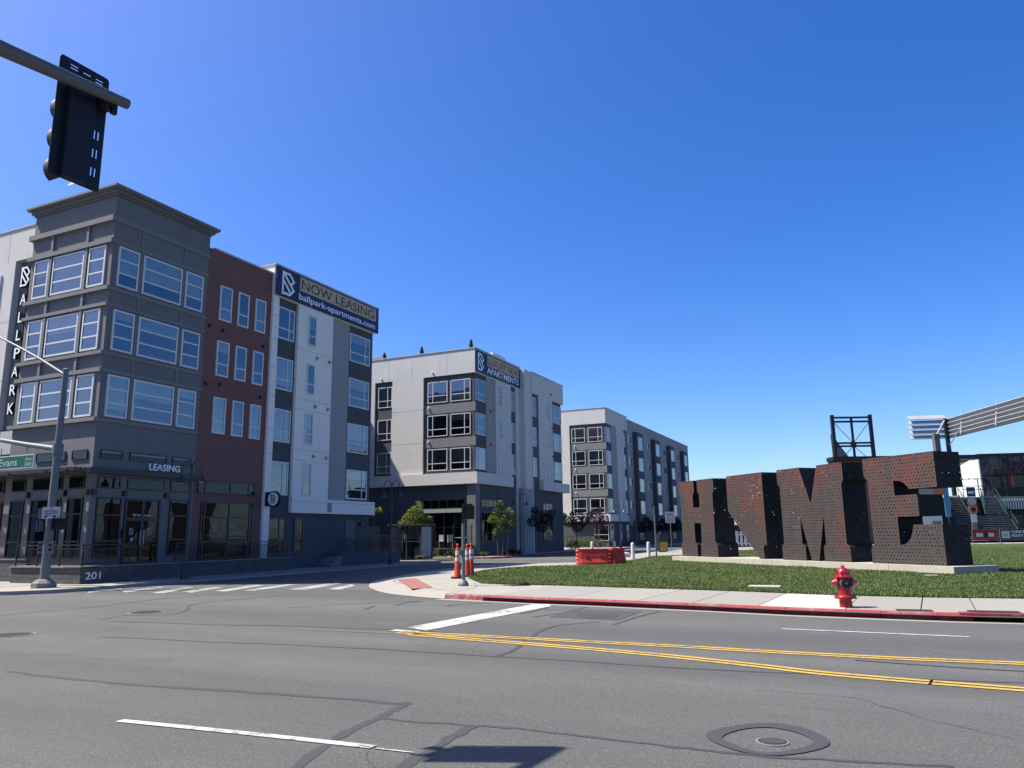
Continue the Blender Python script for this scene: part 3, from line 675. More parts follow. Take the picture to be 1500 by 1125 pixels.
# canopy: solid ledge, then open slats on brackets along the avenue
cn = MB().box(-.28, 5.08, -.30, 9.5, 4.29, 4.50).build('canopy', 'metal_dark', B1)
for k, x in enumerate((-.46, -.66, -.86)): MB().box(x-.05, x+.05, -.25, 9.5, 4.32, 4.47).build('slat', 'metal_dark', cn)
for y in (.15, 1.43, 3.70, 5.05, 6.6): MB().quad((-.28, y-.04, 4.31), (-.95, y-.04, 4.31), (-.95, y-.04, 4.40), (-.28, y-.04, 4.40)).quad((-.28, y+.04, 4.31), (-.95, y+.04, 4.31), (-.95, y+.04, 4.40), (-.28, y+.04, 4.40)).quad((-.95, y-.04, 4.31), (-.95, y+.04, 4.31), (-.95, y+.04, 4.40), (-.95, y-.04, 4.40)).quad((-.28, y-.04, 4.31), (-.28, y+.04, 4.31), (-.95, y+.04, 4.31), (-.95, y-.04, 4.31)).build('bracket', 'metal_dark', cn)
# street-front shop windows and the double door
window(B1, 'R', 0, .30, 1.41, 1.04, 3.38, (), (.27, .70), 'frame_black', 'glass_store', .06, .06)
window(B1, 'R', 0, 3.79, 4.77, 1.06, 3.40, (), (.27, .70), 'frame_black', 'glass_store', .06, .06)
dr = window(B1, 'R', 0, 1.58, 3.30, .74, 3.36, (.5,), (.685,), 'frame_black', 'glass_store', .09, .07, name='double_door', mull=.13)
for a in (2.36, 2.52): MB().fbox('R', 0, a-.015, a+.015, .085, .115, 1.5, 2.1).build('handle', 'alu', dr)
text('address_lettering', '201 Evans Avenue', 'white_letter', dr, 'R', 0, 1.98, 2.66, .040, width=.85, height=.09)
for a in (1.88, 2.72): logo('door_logo', 'grey_letter', dr, 'R', 0, a, 1.90, .036, .28, .19, .003)
MB().fbox('R', 0, 1.95, 2.06, .036, .040, 1.66, 1.78).build('notice', 'sign_white', dr)
pl_ = MB().fbox('R', 0, 1.43, 1.56, 0, .02, 1.78, 2.12).build('wall_plaque', 'ink', B1); MB().fbox('R', 0, 1.46, 1.53, .02, .03, 1.42, 1.58).build('entry_panel', 'metal_dark', B1)
for a in (.12, 1.50, 3.55): MB().fbox('R', 0, a-.08, a+.08, .0, .14, 3.44, 3.66).build('sconce', 'metal_dark', B1)
for a in (.10, 1.43, 3.70): MB().fbox('L', 0, a-.09, a+.09, .0, .16, 3.44, 3.66).build('sconce', 'metal_dark', B1)
# brick bay
MB().box(5.06, 9.40, .04, 12, .12, 15.42).build('brick_wall', 'brick', B1)
MB().box(5.40, 9.40, -.03, .35, 15.42, 15.50).build('parapet_cap', 'white_cap', B1)
for (z0, z1) in ROWS[:3]:
    for i, (a0, a1) in enumerate(((5.88, 6.66), (7.07, 7.80), (8.25, 8.98))):
        window(B1, 'R', .04, a0, a1, z0-.04, z1-.04, (), (.345,), blind=(1., .0, 1.)[i] if z0 > 12 else ((1., None, 1.)[i] if z0 < 7 else None))
for (a, z) in ((5.35, 11.6), (8.9, 11.35), (5.35, 8.8), (8.9, 8.7), (6.2, 11.55), (6.2, 8.9)): wall_light(B1, 'R', .04, a, z, 'metal_dark')
window(B1, 'R', .04, 5.28, 8.86, 3.75, 4.34, (.12, .55, .88), (), 'frame_black', 'glass_store', .06, .06)
sf = window(B1, 'R', .04, 5.56, 8.80, .80, 3.38, (.06, .52, .93), (.30, .72), 'frame_black', 'glass_store', .07, .06, name='shopfront')
text('window_lettering', 'BALLPARK', 'grey_letter', sf, 'R', .04, 5.98, 1.80, .036, width=1.0, height=.075, spacing=1.5)
logo('window_logo', 'grey_letter', sf, 'R', .04, 6.33, 2.0, .036, .34, .22, .003)
text('window_lettering', 'NOW', 'grey_letter', sf, 'R', .04, 7.36, 2.14, .036, width=.42, height=.22)
text('window_lettering', 'LEASING', 'grey_letter', sf, 'R', .04, 7.36, 1.84, .036, width=.98, height=.22)
MB().fbox('R', .04, 7.36, 8.34, .036, .038, 1.70, 1.725).build('rule_line', 'grey_letter', sf)
# pale pilaster and end bay
MB().box(9.40, 9.84, -.10, 11.9, .12, 15.93).build('pilaster', 'stucco_white', B1)
MB().box(9.84, 18.45, .02, 12, .12, 15.90).build('charcoal_wall', 'stucco_char', B1)
MB().box(9.84, 18.47, -.16, 12.02, 14.26, 15.93).build('parapet', 'stucco_white', B1)
MB().box(9.36, 18.80, -.22, 12.05, 15.93, 16.0).build('parapet_cap', 'white_cap', B1)
by = MB().box(11.34, 14.30, -.16, .02, 3.74, 14.26).build('pale_bay', 'stucco_white', B1)
MB().box(14.30, 16.02, -.02, .02, 3.74, 14.26).build('grey_strip', 'stucco_mid', B1)
MB().box(11.34, 18.74, -.20, .9, 2.97, 3.74).build('ledge', 'stucco_white', B1)
joints(B1, 'R', -.16, [(11.34, 14.3, 9.07, 9.07), (11.34, 14.3, 6.33, 6.33), (11.34, 14.3, 11.8, 11.8), (11.34, 14.3, 8.48, 8.48), (11.34, 14.3, 5.74, 5.74)]); joints(B1, 'R', -.20, [(11.34, 18.74, 3.58, 3.58)])
for z in (1.8, 3.5, 5.9, 7.2, 8.9, 10.4, 11.9, 13.2): panel(B1, 'R', -.10, 9.41, 9.83, z-.01, z+.01, .004, 'stucco_mid', 'reveal_joint')
for r, (z0, z1) in enumerate(ROWS):
    window(B1, 'R', .02, 9.87, 11.17, z0, z1, (.68,), (.33,), blind=(None, .9, .95, None)[r])
    window(B1, 'R', -.16, 12.12, 12.78, z0+.05, z1+.05, (), (.33,), blind=(.45, None, .5, None)[r])
    window(B1, 'R', .02, 16.10, 18.12, z0, z1, (.75,), (.33,), blind=(None, .35, .55, .3)[r])
    if r < 3:
        for a in (12.9, 14.0): wall_light(B1, 'R', -.16, a, z0-.55, 'stucco_mid')
lv = MB(); 
for k in range(5): lv.fbox('R', -.20, 14.25, 14.62, .0, .02, 3.08+k*.10, 3.14+k*.10)
lv.build('louvre_vent', 'metal_dark', B1)
p1 = window(B1, 'R', .02, 9.86, 11.15, .88, 2.70, (.62,), (.42,), 'frame_black', 'glass_store', .06, .06)
pst = MB().fbox('R', .02, 9.93, 11.08, .014, .020, 1.65, 2.62).build('poster', 'frosted', p1); MB().fbox('R', .02, 10.1, 10.5, .021, .024, 1.75, 2.2).build('poster_print', 'stucco_char', p1); MB().fbox('R', .02, 10.75, 11.05, .021, .024, 1.7, 2.4).build('poster_print', 'panel_pale', p1)
p2 = window(B1, 'R', .02, 11.80, 12.56, .92, 2.74, (), (), 'frame_black', 'glass_store', .08, .06); logo('window_logo', 'stucco_mid', p2, 'R', .02, 12.02, 1.95, .04, .36, .26, .003); MB().fbox('R', .02, 11.95, 12.35, .012, .02, 1.05, 1.45).build('notice', 'frosted', p2)
dd_ = MB().fbox('R', .02, 16.15, 17.05, 0, .05, .72, 2.62).build('service_door', 'door_grey', B1); MB().fbox('R', .02, 16.92, 16.98, .05, .09, 1.55, 1.68).build('handle', 'alu', dd_)
MB().fbox('R', .02, 17.5, 17.72, 0, .16, 2.32, 2.55).build('sconce', 'metal_dark', B1)
# avenue side beyond the tower: recessed sign wall, pale wall above, brick below
MB().box(.30, 5.06, 5.25, 11.99, .12, 15.60).build('recess_wall', 'stucco_dark', B1)
MB().box(.02, .62, 6.42, 14, 6.35, 15.66).build('pale_wall', 'stucco_light', B1); MB().box(.02, .62, 5.25, 6.42, 14.12, 15.66).build('pale_wall', 'stucco_light', B1)
MB().box(-.02, .9, 5.25, 14, 15.66, 15.74).build('parapet_cap', 'white_cap', B1)
MB().box(.10, .62, 5.25, 14, 5.35, 6.35).build('white_ledge', 'white_cap', B1); MB().box(.12, .62, 5.25, 14, .12, 5.35).build('brick_base', 'brick', B1)
window(B1, 'L', .02, 7.3, 9.2, 11.9, 13.6, (.6,), (.33,)); joints(B1, 'L', .02, [(6.42, 14, 11.3, 11.3), (6.42, 14, 8.6, 8.6), (7.0, 7.0, 14.1, 15.6)])
window(B1, 'L', .12, 5.5, 7.6, 1.04, 3.3, (.5,), (.3, .7), 'frame_black', 'glass_store', .06, .06); window(B1, 'L', .12, 5.5, 7.6, 3.7, 4.2, (.5,), (), 'frame_black', 'glass_store', .06, .06)
MB().box(0, 34, 13.2, 26, .12, 16.2).build('rear_wing', 'stucco_light', B1); MB().box(5.06, 18.4, 12, 13.2, .12, 15.4).build('rear_wing', 'stucco_mid', B1)

# signs fixed to the corner building
sg = thing('blade_sign', 'vertical white BALLPARK letter sign in the recess beside the corner tower', 'sign', (C1.x, C1.y, 0), FR)
def chan(ch, a, z, h, wd):
    me = text('letter', ch, 'letter_side', sg, 'L', .30, a, z, .08, width=wd, height=h, ext=.16, bold=.01); f = text('letter_face', ch, 'white_letter', me, 'L', .30, a, z, .245, width=wd, height=h, bold=.01)
logo('letter', 'letter_side', sg, 'L', .30, 5.98, 12.83, .08, .94, .60, .16); lf = logo('letter_face', 'white_letter', sg, 'L', .30, 5.98, 12.83, .245, .94, .60, .006)
for k, ch in enumerate('ALLPARK'):
    chan(ch, 5.86, 12.0-k*.82, .48, .40 if ch != 'L' else .30)
MB().box(.20, .28, 5.66, 5.70, 7.0, 13.7).build('mounting_rail', 'metal_dark', sg)
sg = thing('leasing_sign', 'white LEASING letters standing on the canopy over the door', 'sign', (C1.x, C1.y, 0), FR)
text('lettering', 'LEASING', 'white_letter', sg, 'R', -.12, 2.50, 4.57, .0, width=1.58, height=.29, ext=.05, bold=.012)
MB().box(2.5, 4.1, -.12, -.06, 4.50, 4.57).build('mounting_rail', 'metal_dark', sg)
sg = thing('round_sign', 'round projecting sign with a white disc and angular B mark', 'sign', (C1.x, C1.y, 0), FR)
MB().lathe([(.40, -.07), (.40, .07)], 36, (9.55, -.62, 3.60), 'X').build('disc', 'letter_side', sg); MB().lathe([(.33, -.08), (.33, -.0705)], 36, (9.55, -.62, 3.60), 'X').build('disc_face', 'white_letter', sg)
MB().box(9.48, 9.62, -.40, -.10, 3.25, 3.95).build('bracket', 'letter_side', sg); logo('mark', 'letter_side', sg, 'L', 9.55, -.49, 3.40, .082, .42, .27, .006)
def banner(name, label, u0_, u1_, z0, z1, y, l1_, l2_, split, ltop, w1=None):
    b = thing(name, label, 'banner', (C1.x, C1.y, 0), FR); W_ = u1_-u0_; H_ = z1-z0
    MB().box(u0_, u1_, y-.025, y, z0, z1).build('sheet', 'banner_navy', b); MB().box(u0_+split*W_, u1_-.03*W_, y-.030, y-.025, z0+.45*H_, z1-.05*H_).build('tan_field', 'banner_tan', b)
    text('lettering', l1_, 'ink', b, 'R', y-.030, u0_+(split+.015)*W_, z0+.53*H_, .002, width=(.95-split-.02)*W_, height=.34*H_)
    text('lettering', l2_, 'white_letter', b, 'R', y-.025, u0_+(split-.005)*W_, z0+(.06 if w1 else .10)*H_, .002, width=(.965-split)*W_, height=.30*H_, bold=.012)
    logo('mark', 'white_letter', b, 'R', y-.025, u0_+.045*W_, z0+.09*H_, .0, .82*H_, .105*W_ if W_ > 9 else .12*W_, .003); return b
banner('leasing_banner', 'large navy and tan NOW LEASING banner on the nearest building', 9.42, 18.70, 14.30, 15.88, -.20, 'NOW LEASING', 'ballpark-apartments.com', .197, True, True)

# ------------------------------------------------------------------ raised patio, block walls and railings round the corner
pat = thing('patio_wall', 'dark block patio wall wrapping the corner tower', 'wall', (C1.x, C1.y, 0), FR)
MB().box(-.68, 10.6, -.84, -.0, .0, .70).box(-.68, 0, -.0, 3.2, .0, .70).build('core', 'mortar', pat)
MB().box(-.78, 10.7, -.94, -.02, .70, .755).box(-.78, -.02, -.94, 3.25, .70, .754).build('cap', 'cap_stone', pat)
def blocks(par, face, pl, a0, a1, z0, z1, bl=.40, bh=.19, skip=None):
    me = None; r = 0; z = z0
    while z+bh <= z1+.01:
        a = a0 - (bl/2 if r % 2 else 0)
        while a < a1:
            s0 = max(a, a0); s1 = min(a+bl, a1)
            if s1-s0 > .06 and not (skip and skip(s0, z)):
                if me is None and abs(s1-s0-bl) < .001:
                    me = MB().fbox(face, 0, .006, bl-.006, 0, .035, .005, bh-.005).build('tmp', 'block'); mesh = me.data; bpy.data.objects.remove(me); me = mesh
                if me is not None and abs(s1-s0-bl) < .001:
                    o = link('block', me, par); o.location = (a, pl, z) if face == 'R' else (pl, a, z)
                else: MB().fbox(face, pl, s0+.006, s1-.006, 0, .035, z+.005, z+bh-.005).build('block', 'block', par)
            a += bl
        z += bh; r += 1
blocks(pat, 'R', -.84, -.715, 10.6, .12, .70); blocks(pat, 'L', -.68, -.87, 3.2, .12, .70)
bs = thing('plinth_wall', 'pale grey block base wall under the avenue shop windows', 'wall', (C1.x, C1.y, 0), FR)
MB().box(-.10, .0, 3.2, 9.5, .0, .96).build('core', 'mortar', bs); MB().box(-.17, .0, 3.2, 9.5, .96, 1.02).build('cap', 'cap_stone', bs); blocks(bs, 'L', -.10, 3.2, 9.5, .12, .95, .42, .205)
n2 = thing('house_number', 'grey house number 201 on the patio wall', 'house number', (C1.x, C1.y, 0), FR)
text('numeral', '201', 'white_letter', n2, 'R', -.876, -.52, .27, .002, width=.62, height=.27, ext=.02, bold=.006)
def railing(name, label, pts, z0, h, step=.105, grp=None):
    """pts: corners in street frame (u, w)"""
    t = thing(name, label, 'railing', (C1.x, C1.y, 0), FR, grp); pk = MB()
    for (a, b) in zip(pts, pts[1:]):
        a = Vector(a); b = Vector(b); L_ = (b-a).length; d = (b-a)/L_; rz = math.atan2(d.y, d.x); md = (a+b)/2
        MB().obox((md.x, md.y, z0+h), (L_/2, .025, .022), rz).build('top_rail', 'metal_dark', t); MB().obox((md.x, md.y, z0+.10), (L_/2, .018, .016), rz).build('bottom_rail', 'metal_dark', t)
        MB().obox((md.x, md.y, z0+h-.13), (L_/2, .015, .013), rz).build('middle_rail', 'metal_dark', t)
        n_ = max(1, round(L_/1.5))
        for k in range(n_+1): p = a+d*L_*k/n_; MB().obox((p.x, p.y, z0+h/2), (.024, .024, h/2), rz).build('post', 'metal_dark', t)
        for k in range(1, int(L_/step)): p = a+d*step*k; pk.obox((p.x, p.y, z0+.08+(h-.2)/2), (.009, .009, (h-.22)/2), rz)
    kind(pk.build('pickets', 'metal_dark', t), 'stuff'); return t
railing('railing', 'black picket railing on the patio wall round the corner', [(-.62, 3.1), (-.62, -.78), (1.35, -.78)], .755, .78)
railing('railing', 'black picket railing along the patio in front of the brick bay', [(3.6, -.78), (10.5, -.78)], .755, .78)
lan = thing('landing_wall', 'dark concrete landing with steps by the service door', 'wall', (C1.x, C1.y, 0), FR)
MB().box(14.6, 20.4, -1.0, -.0, .1, .84).build('core', 'stucco_char', lan)
for k in range(4): MB().box(14.6-.30*(k+1), 14.6-.30*k, -1.0, -.0, .1, .84-.18*(k+1)).build('step', 'cap_stone', lan)
railing('railing', 'black railing on the landing by the service door', [(14.7, -.92), (20.3, -.92)], .84, .9)
gate = thing('courtyard_gate', 'tall dark metal courtyard gate between the first two buildings', 'gate', (C1.x, C1.y, 0), FR)
for k in range(4): MB().box(18.6+.58*k, 18.65+.58*k, .5, .54, .12, 2.35).build('post', 'metal_dark', gate)
MB().box(18.5, 20.4, .51, .53, .15, 2.3).build('mesh_panel', 'steel_navy', gate)

FW = .058
# ------------------------------------------------------------------ second building (u 32.3..51)
B2 = thing('apartment_building', 'middle apartment building with pale upper corner and dark ground floor', 'building', (C1.x, C1.y, 0), FR)
R2 = [(12.24, 13.98), (9.50, 11.22), (6.76, 8.48)]
q = 32.3
MB().box(q+.12, 40.9, .12, 14, .12, 16.35).build('charcoal_wall', 'stucco_char', B2)
MB().box(q, 40.9, 0, 14.02, 14.42, 16.40).build('parapet', 'stucco_light', B2); MB().box(q-.05, 40.95, -.05, 14.05, 16.40, 16.47).build('parapet_cap', 'white_cap', B2)
MB().box(q, q+.30, 4.78, 7.80, 5.62, 14.42).build('pale_wall', 'stucco_light', B2); MB().box(q, q+.30, 9.55, 14.0, 5.62, 14.42).build('pale_wall', 'stucco_light', B2)
joints(B2, 'L', q, [(4.78, 7.8, 11.75, 11.75), (4.78, 7.8, 9.05, 9.05), (5.9, 5.9, 14.42, 16.35), (2.5, 2.5, 14.42, 16.35), (8.2, 8.2, 14.42, 16.35)])
MB().box(q-.22, 38.8, -.25, 14.0, 5.62, 6.52).build('ledge', 'stucco_light', B2)
MB().box(34.35, 35.95, .06, .12, 6.52, 14.42).build('grey_strip', 'stucco_mid', B2); MB().box(35.95, 38.95, -.02, .12, 6.52, 14.42).build('pale_bay', 'stucco_light', B2)
MB().box(40.0, 40.9, .0, .12, .12, 14.42).build('pale_strip', 'stucco_light', B2)
joints(B2, 'R', -.02, [(35.95, 38.95, 11.75, 11.75), (35.95, 38.95, 9.05, 9.05)])
for r, (z0, z1) in enumerate(R2):
    for k, (a0, a1) in enumerate(((.46, 2.26), (2.56, 4.40))):
        window(B2, 'L', q+.12, a0, a1, z0, z1, (.30,) if k == 0 else (.74,), (.33,), blind=((.65, .85), (None, None), (.8, .62))[r][1-k])
    panel(B2, 'L', q+.12, .02, 4.76, z1+.12, z1+.86 if r else z1+.3, .02, 'stucco_trim' if r else 'stucco_char', 'spandrel')
    window(B2, 'L', q+.12, 7.86, 9.25, z0, z1, (.32,), (.33,), blind=.9 if r == 2 else None)
    window(B2, 'R', .12, 32.52, 34.22, z0, z1, (.25,), (.33,)); window(B2, 'R', -.02, 36.5, 37.05, z0+.05, z1+.05, (), (.33,), blind=.5 if r == 0 else None)
    window(B2, 'R', .12, 39.08, 39.86, z0, z1, (.6,), (.33,))
    if r < 2: wall_light(B2, 'L', q+.12, 4.3, z0-.38)
wall_light(B2, 'L', q, 3.9, 14.75); wall_light(B2, 'L', q, 8.9, 14.7)
for r in range(2): wall_light(B2, 'R', .06, 35.1, R2[r][0]-.6, 'metal_dark')
# ground floor
pillar = MB().box(q, q+.75, 0, .75, .12, 5.62).build('corner_pillar', 'stucco_dark', B2)
panel(B2, 'L', q+.12, 5.0, 14, .12, 5.62, .05, 'stucco_char', 'ground_wall')
window(B2, 'L', q+.12, .95, 4.85, 3.78, 4.48, (.2, .4, .6, .8), (), 'frame_black', 'glass_store', .06, .06); window(B2, 'L', q+.12, .95, 4.75, .62, 3.45, (.25, .5, .75), (.6,), 'frame_black', 'glass_store', .07, .06)
panel(B2, 'L', q+.12, .85, 4.9, 3.45, 3.75, .10, 'stucco_mid', 'lintel')
window(B2, 'R', .12, 33.4, 36.2, 3.86, 4.46, (.17, .34, .5, .75), (), 'frame_black', 'glass_store', .06, .06); window(B2, 'R', .12, 33.4, 36.0, 1.18, 3.46, (.2, .4, .7), (.28, .72), 'frame_black', 'glass_store', .07, .06)
panel(B2, 'R', .12, 36.5, 39.9, .12, 5.62, .04, 'stucco_char', 'ground_wall')
# second bay of the middle building, standing forward
MB().box(40.9, 49.75, -.42, 14, .12, 16.2).build('charcoal_wall', 'stucco_char', B2)
MB().box(42.35, 50.3, -.5, 14.03, 14.34, 16.28).build('parapet', 'stucco_light', B2); MB().box(42.3, 50.35, -.55, 14.06, 16.28, 16.34).build('parapet_cap', 'white_cap', B2)
MB().box(40.87, 42.36, -.46, 13, .12, 16.27).build('pale_return', 'stucco_light', B2)
MB().box(42.3, 42.44, -.52, -.4, .12, 14.34).build('downpipe_pier', 'stucco_light', B2)
MB().box(43.95, 47.35, -.5, -.42, 6.42, 14.34).build('pale_bay', 'stucco_light', B2); MB().box(43.95, 50.6, -.85, 0, 5.60, 6.45).build('ledge', 'stucco_light', B2); MB().box(40.3, 42.3, -.50, .1, .12, 5.6).build('ground_pier', 'stucco_mid', B2)
for r, (z0, z1) in enumerate(R2):
    window(B2, 'R', -.42, 42.55, 43.45, z0, z1, (.6,), (.33,)); window(B2, 'R', -.5, 46.1, 46.65, z0+.05, z1+.05, (), (.33,)); window(B2, 'R', -.42, 47.6, 49.7, z0, z1, (.75,), (.33,), blind=(None, .9, .6)[r])
window(B2, 'R', -.42, 44.6, 46.9, 3.85, 4.45, (.33, .66), (), 'frame_black', 'glass_store', .06, .06); window(B2, 'R', -.42, 44.7, 46.9, 1.18, 3.45, (.33, .66), (.28, .72), 'frame_black', 'glass_store', .07, .06)
wall_light(B2, 'R', -.5, 47.0, 14.9, 'metal_dark'); wall_light(B2, 'R', -.5, 47.1, 11.6, 'metal_dark'); wall_light(B2, 'R', -.5, 47.1, 8.9, 'metal_dark')
MB().box(38.6, 41.2, 1.5, 5, 16.3, 17.55).build('stair_tower', 'stucco_light', B2)
MB().lathe([(.18, 0), (.18, .35), (.30, .42), (.30, .5)], 12, (37.8, 1.2, 16.4)).build('roof_vent', 'metal_dark', B2)
banner('apartments_banner', 'navy and tan LUXURY NEW APARTMENTS banner on the middle building', 32.32, 40.88, 14.52, 16.30, -.03, 'LUXURY NEW', 'APARTMENTS', .24, False)
wd = MB().box(q+.6, q+.75, 9.2, 12, 16.4, 16.8).build('roof_screen', 'wood', B2)
def parasol(w_, h, lbl):
    t = thing('patio_umbrella', lbl, 'umbrella', uw3(q+1.5, w_, 16.3), 0, 'folded umbrellas on the roof terrace')
    MB().lathe([(.02, 0), (.02, h+.25)], 8).build('pole', 'metal_dark', t)
    MB().lathe([(.17, .35), (.20, .50), (.155, .9), (.115, h-.05), (.10, h), (.15, h+.02), (.05, h+.22), (.01, h+.3)], 12).build('canopy', 'canvas', t)
parasol(1.15, 1.05, 'folded dark umbrella near the corner of the roof terrace'); parasol(5.9, 1.0, 'folded dark umbrella midway along the roof terrace'); parasol(9.7, .9, 'folded dark umbrella beside the wooden screen on the roof')

# ------------------------------------------------------------------ third building (u 65.3..110.8)
B3 = thing('apartment_building', 'farthest apartment building with a row of dark projecting bays', 'building', (C1.x, C1.y, 0), FR)
q = 65.3; R3 = [(12.36, 14.08), (9.60, 11.32), (6.86, 8.58), (4.04, 5.70)]
MB().box(q+.12, 74.1, .12, 14, .12, 16.30).build('charcoal_wall', 'stucco_char', B3)
MB().box(q, 74.2, 0, 14, 14.50, 16.34).build('parapet', 'stucco_light', B3); MB().box(q-.05, 74.25, -.05, 14.05, 16.34, 16.40).build('parapet_cap', 'white_cap', B3)
MB().box(q, q+.3, 4.56, 14, 3.84, 14.50).build('pale_wall', 'stucco_light', B3); MB().box(q-.3, 72.6, -.3, 5.2, 3.06, 3.84).build('ledge', 'stucco_light', B3)
MB().box(67.55, 69.5, .05, .12, 3.84, 14.5).build('grey_strip', 'stucco_mid', B3); MB().box(69.5, 72.5, .0, .12, 3.84, 14.5).build('pale_bay', 'stucco_light', B3)
for r, (z0, z1) in enumerate(R3):
    for k, (a0, a1) in enumerate(((.46, 2.22), (2.64, 4.32))): window(B3, 'L', q+.12, a0, a1, z0, z1, (.30,) if k == 0 else (.72,), (.33,), blind=((None, None), (.95, .95), (.62, .62), (None, None))[r][k])
    panel(B3, 'L', q+.12, .02, 4.54, z0-.92, z0-.10, .02, 'stucco_trim', 'spandrel')
    if r < 3: wall_light(B3, 'L', q+.12, 3.95, z0-.42)
    window(B3, 'R', .12, 65.5, 67.4, z0, z1, (.25,), (.33,)); window(B3, 'R', 0., 70.15, 70.6, z0+.05, z1+.05, (), (.33,)); window(B3, 'R', .12, 72.65, 73.5, z0, z1, (.6,), (.33,))
MB().box(74.2, 110.8, .10, 14, .12, 16.08).build('grey_wall', 'stucco_mid', B3); MB().box(74.25, 110.9, .02, 14, 16.08, 16.16).build('parapet_cap', 'white_cap', B3)
panel(B3, 'R', .10, 74.3, 110.8, .12, 2.6, .03, 'stucco_char', 'ground_wall')
for k in range(4):
    u1_ = 77.0+9.17*k
    MB().box(u1_, u1_+3.1, -.45, .09, 2.3, 14.72).build('dark_bay', 'stucco_char', B3)
    for (z0, z1) in R3:
        window(B3, 'R', -.45, u1_+.5, u1_+2.62, z0+.05, z1+.05, (), (.33,)); window(B3, 'R', .10, u1_-2.25, u1_-.6, z0+.65, z1, (.5,), (), blind=.9 if (k+int(z0)) % 3 == 0 else None)
window(B3, 'L', q+.12, .1, 1.8, .85, 2.6, (.7,), (.4,)); window(B3, 'R', .12, 66.0, 67.3, .75, 2.7, (), (.3,)); window(B3, 'R', .12, 70.0, 70.6, .75, 2.7, (), (.3,)); window(B3, 'R', .12, 72.6, 73.4, .75, 2.7, (), (.3,))
for k in range(4):
    panel(B3, 'R', .07, 75.6+9.17*k, 77.2+9.17*k, .12, 3.2, .10, 'brick', 'brick_porch'); window(B3, 'R', .07, 78.2+9.17*k, 80.2+9.17*k, .8, 2.5, (.5,), (), 'frame_black', 'glass_store')
# ------------------------------------------------------------------ the perforated steel letters on their plinth
LY = math.radians(-20.5); LR = Vector((-math.sin(LY), -math.cos(LY)))          # +s runs towards the last letter
LN = Vector((math.cos(LY), -math.sin(LY)))                                      # into the letter's depth
LE = Vector((15.317, 27.738)); LRZ = math.atan2(LR.y, LR.x)
pl = thing('letter_plinth', 'long low concrete plinth carrying the rusted letters', 'plinth', (LE.x, LE.y, 0), LRZ)
ps = [-17.35, -15.5, -14.7, -13.1, -11.3, -10.2, -8.9, -7.6, -6.9, -4.6, -2.2, .62]
for a, b in zip(ps, ps[1:]): MB().box(a+.008, b-.008, -.42, 1.75, .02, .395).build('casting', 'plinth', pl)
E_ = [(-.02, 4.48), (-.02, 3.19), (-1.24, 3.19), (-1.33, 3.31), (-1.45, 3.42), (-1.65, 3.52), (-1.95, 3.54), (-1.95, 2.96), (-.92, 2.96), (-.92, 2.17), (-1.93, 2.17), (-1.93, 1.10), (-1.65, 1.15), (-1.41, 1.35), (-1.28, 1.62), (-1.23, 1.85), (0, 1.85), (0, .4), (-3.34, .4), (-3.34, .97), (-3.18, 1.13), (-3.2, 3.62), (-3.36, 3.80), (-3.36, 4.48)]
M_ = [(-8.57, 4.48), (-8.57, 3.85), (-8.43, 3.68), (-8.43, 1.14), (-8.58, .98), (-8.58, .4), (-7.07, .4), (-7.07, 1.0), (-7.25, 1.14), (-7.25, 2.34), (-6.72, .4), (-6.30, .4), (-5.79, 2.34), (-5.79, 1.14), (-5.94, 1.0), (-5.94, .4), (-4.46, .4), (-4.46, 1.0), (-4.63, 1.14), (-4.62, 3.60), (-4.50, 3.78), (-4.50, 4.48), (-5.96, 4.48), (-6.51, 2.83), (-7.09, 4.48)]
N_ = [(-12.47, 4.48), (-12.47, 2.73), (-10.22, .4), (-9.89, .4), (-9.91, .95), (-9.80, 1.06), (-9.66, 1.06), (-9.67, 4.48)]
H_ = [(-16.92, 4.48), (-16.92, 3.83), (-16.80, 3.70), (-16.80, 1.16), (-16.92, 1.04), (-16.92, .4), (-15.42, .4), (-15.40, 1.03), (-15.58, 1.18), (-15.58, 2.18), (-14.95, 2.18), (-14.98, 1.18), (-15.06, 1.05), (-15.08, .4), (-13.57, .4), (-13.57, 1.03), (-13.76, 1.18), (-13.75, 3.70), (-13.63, 3.83), (-13.63, 4.48), (-15.12, 4.48), (-15.12, 3.86), (-14.97, 3.70), (-14.97, 3.0), (-15.60, 3.0), (-15.60, 3.70), (-15.46, 3.83), (-15.46, 4.48)]
DEP = 1.28
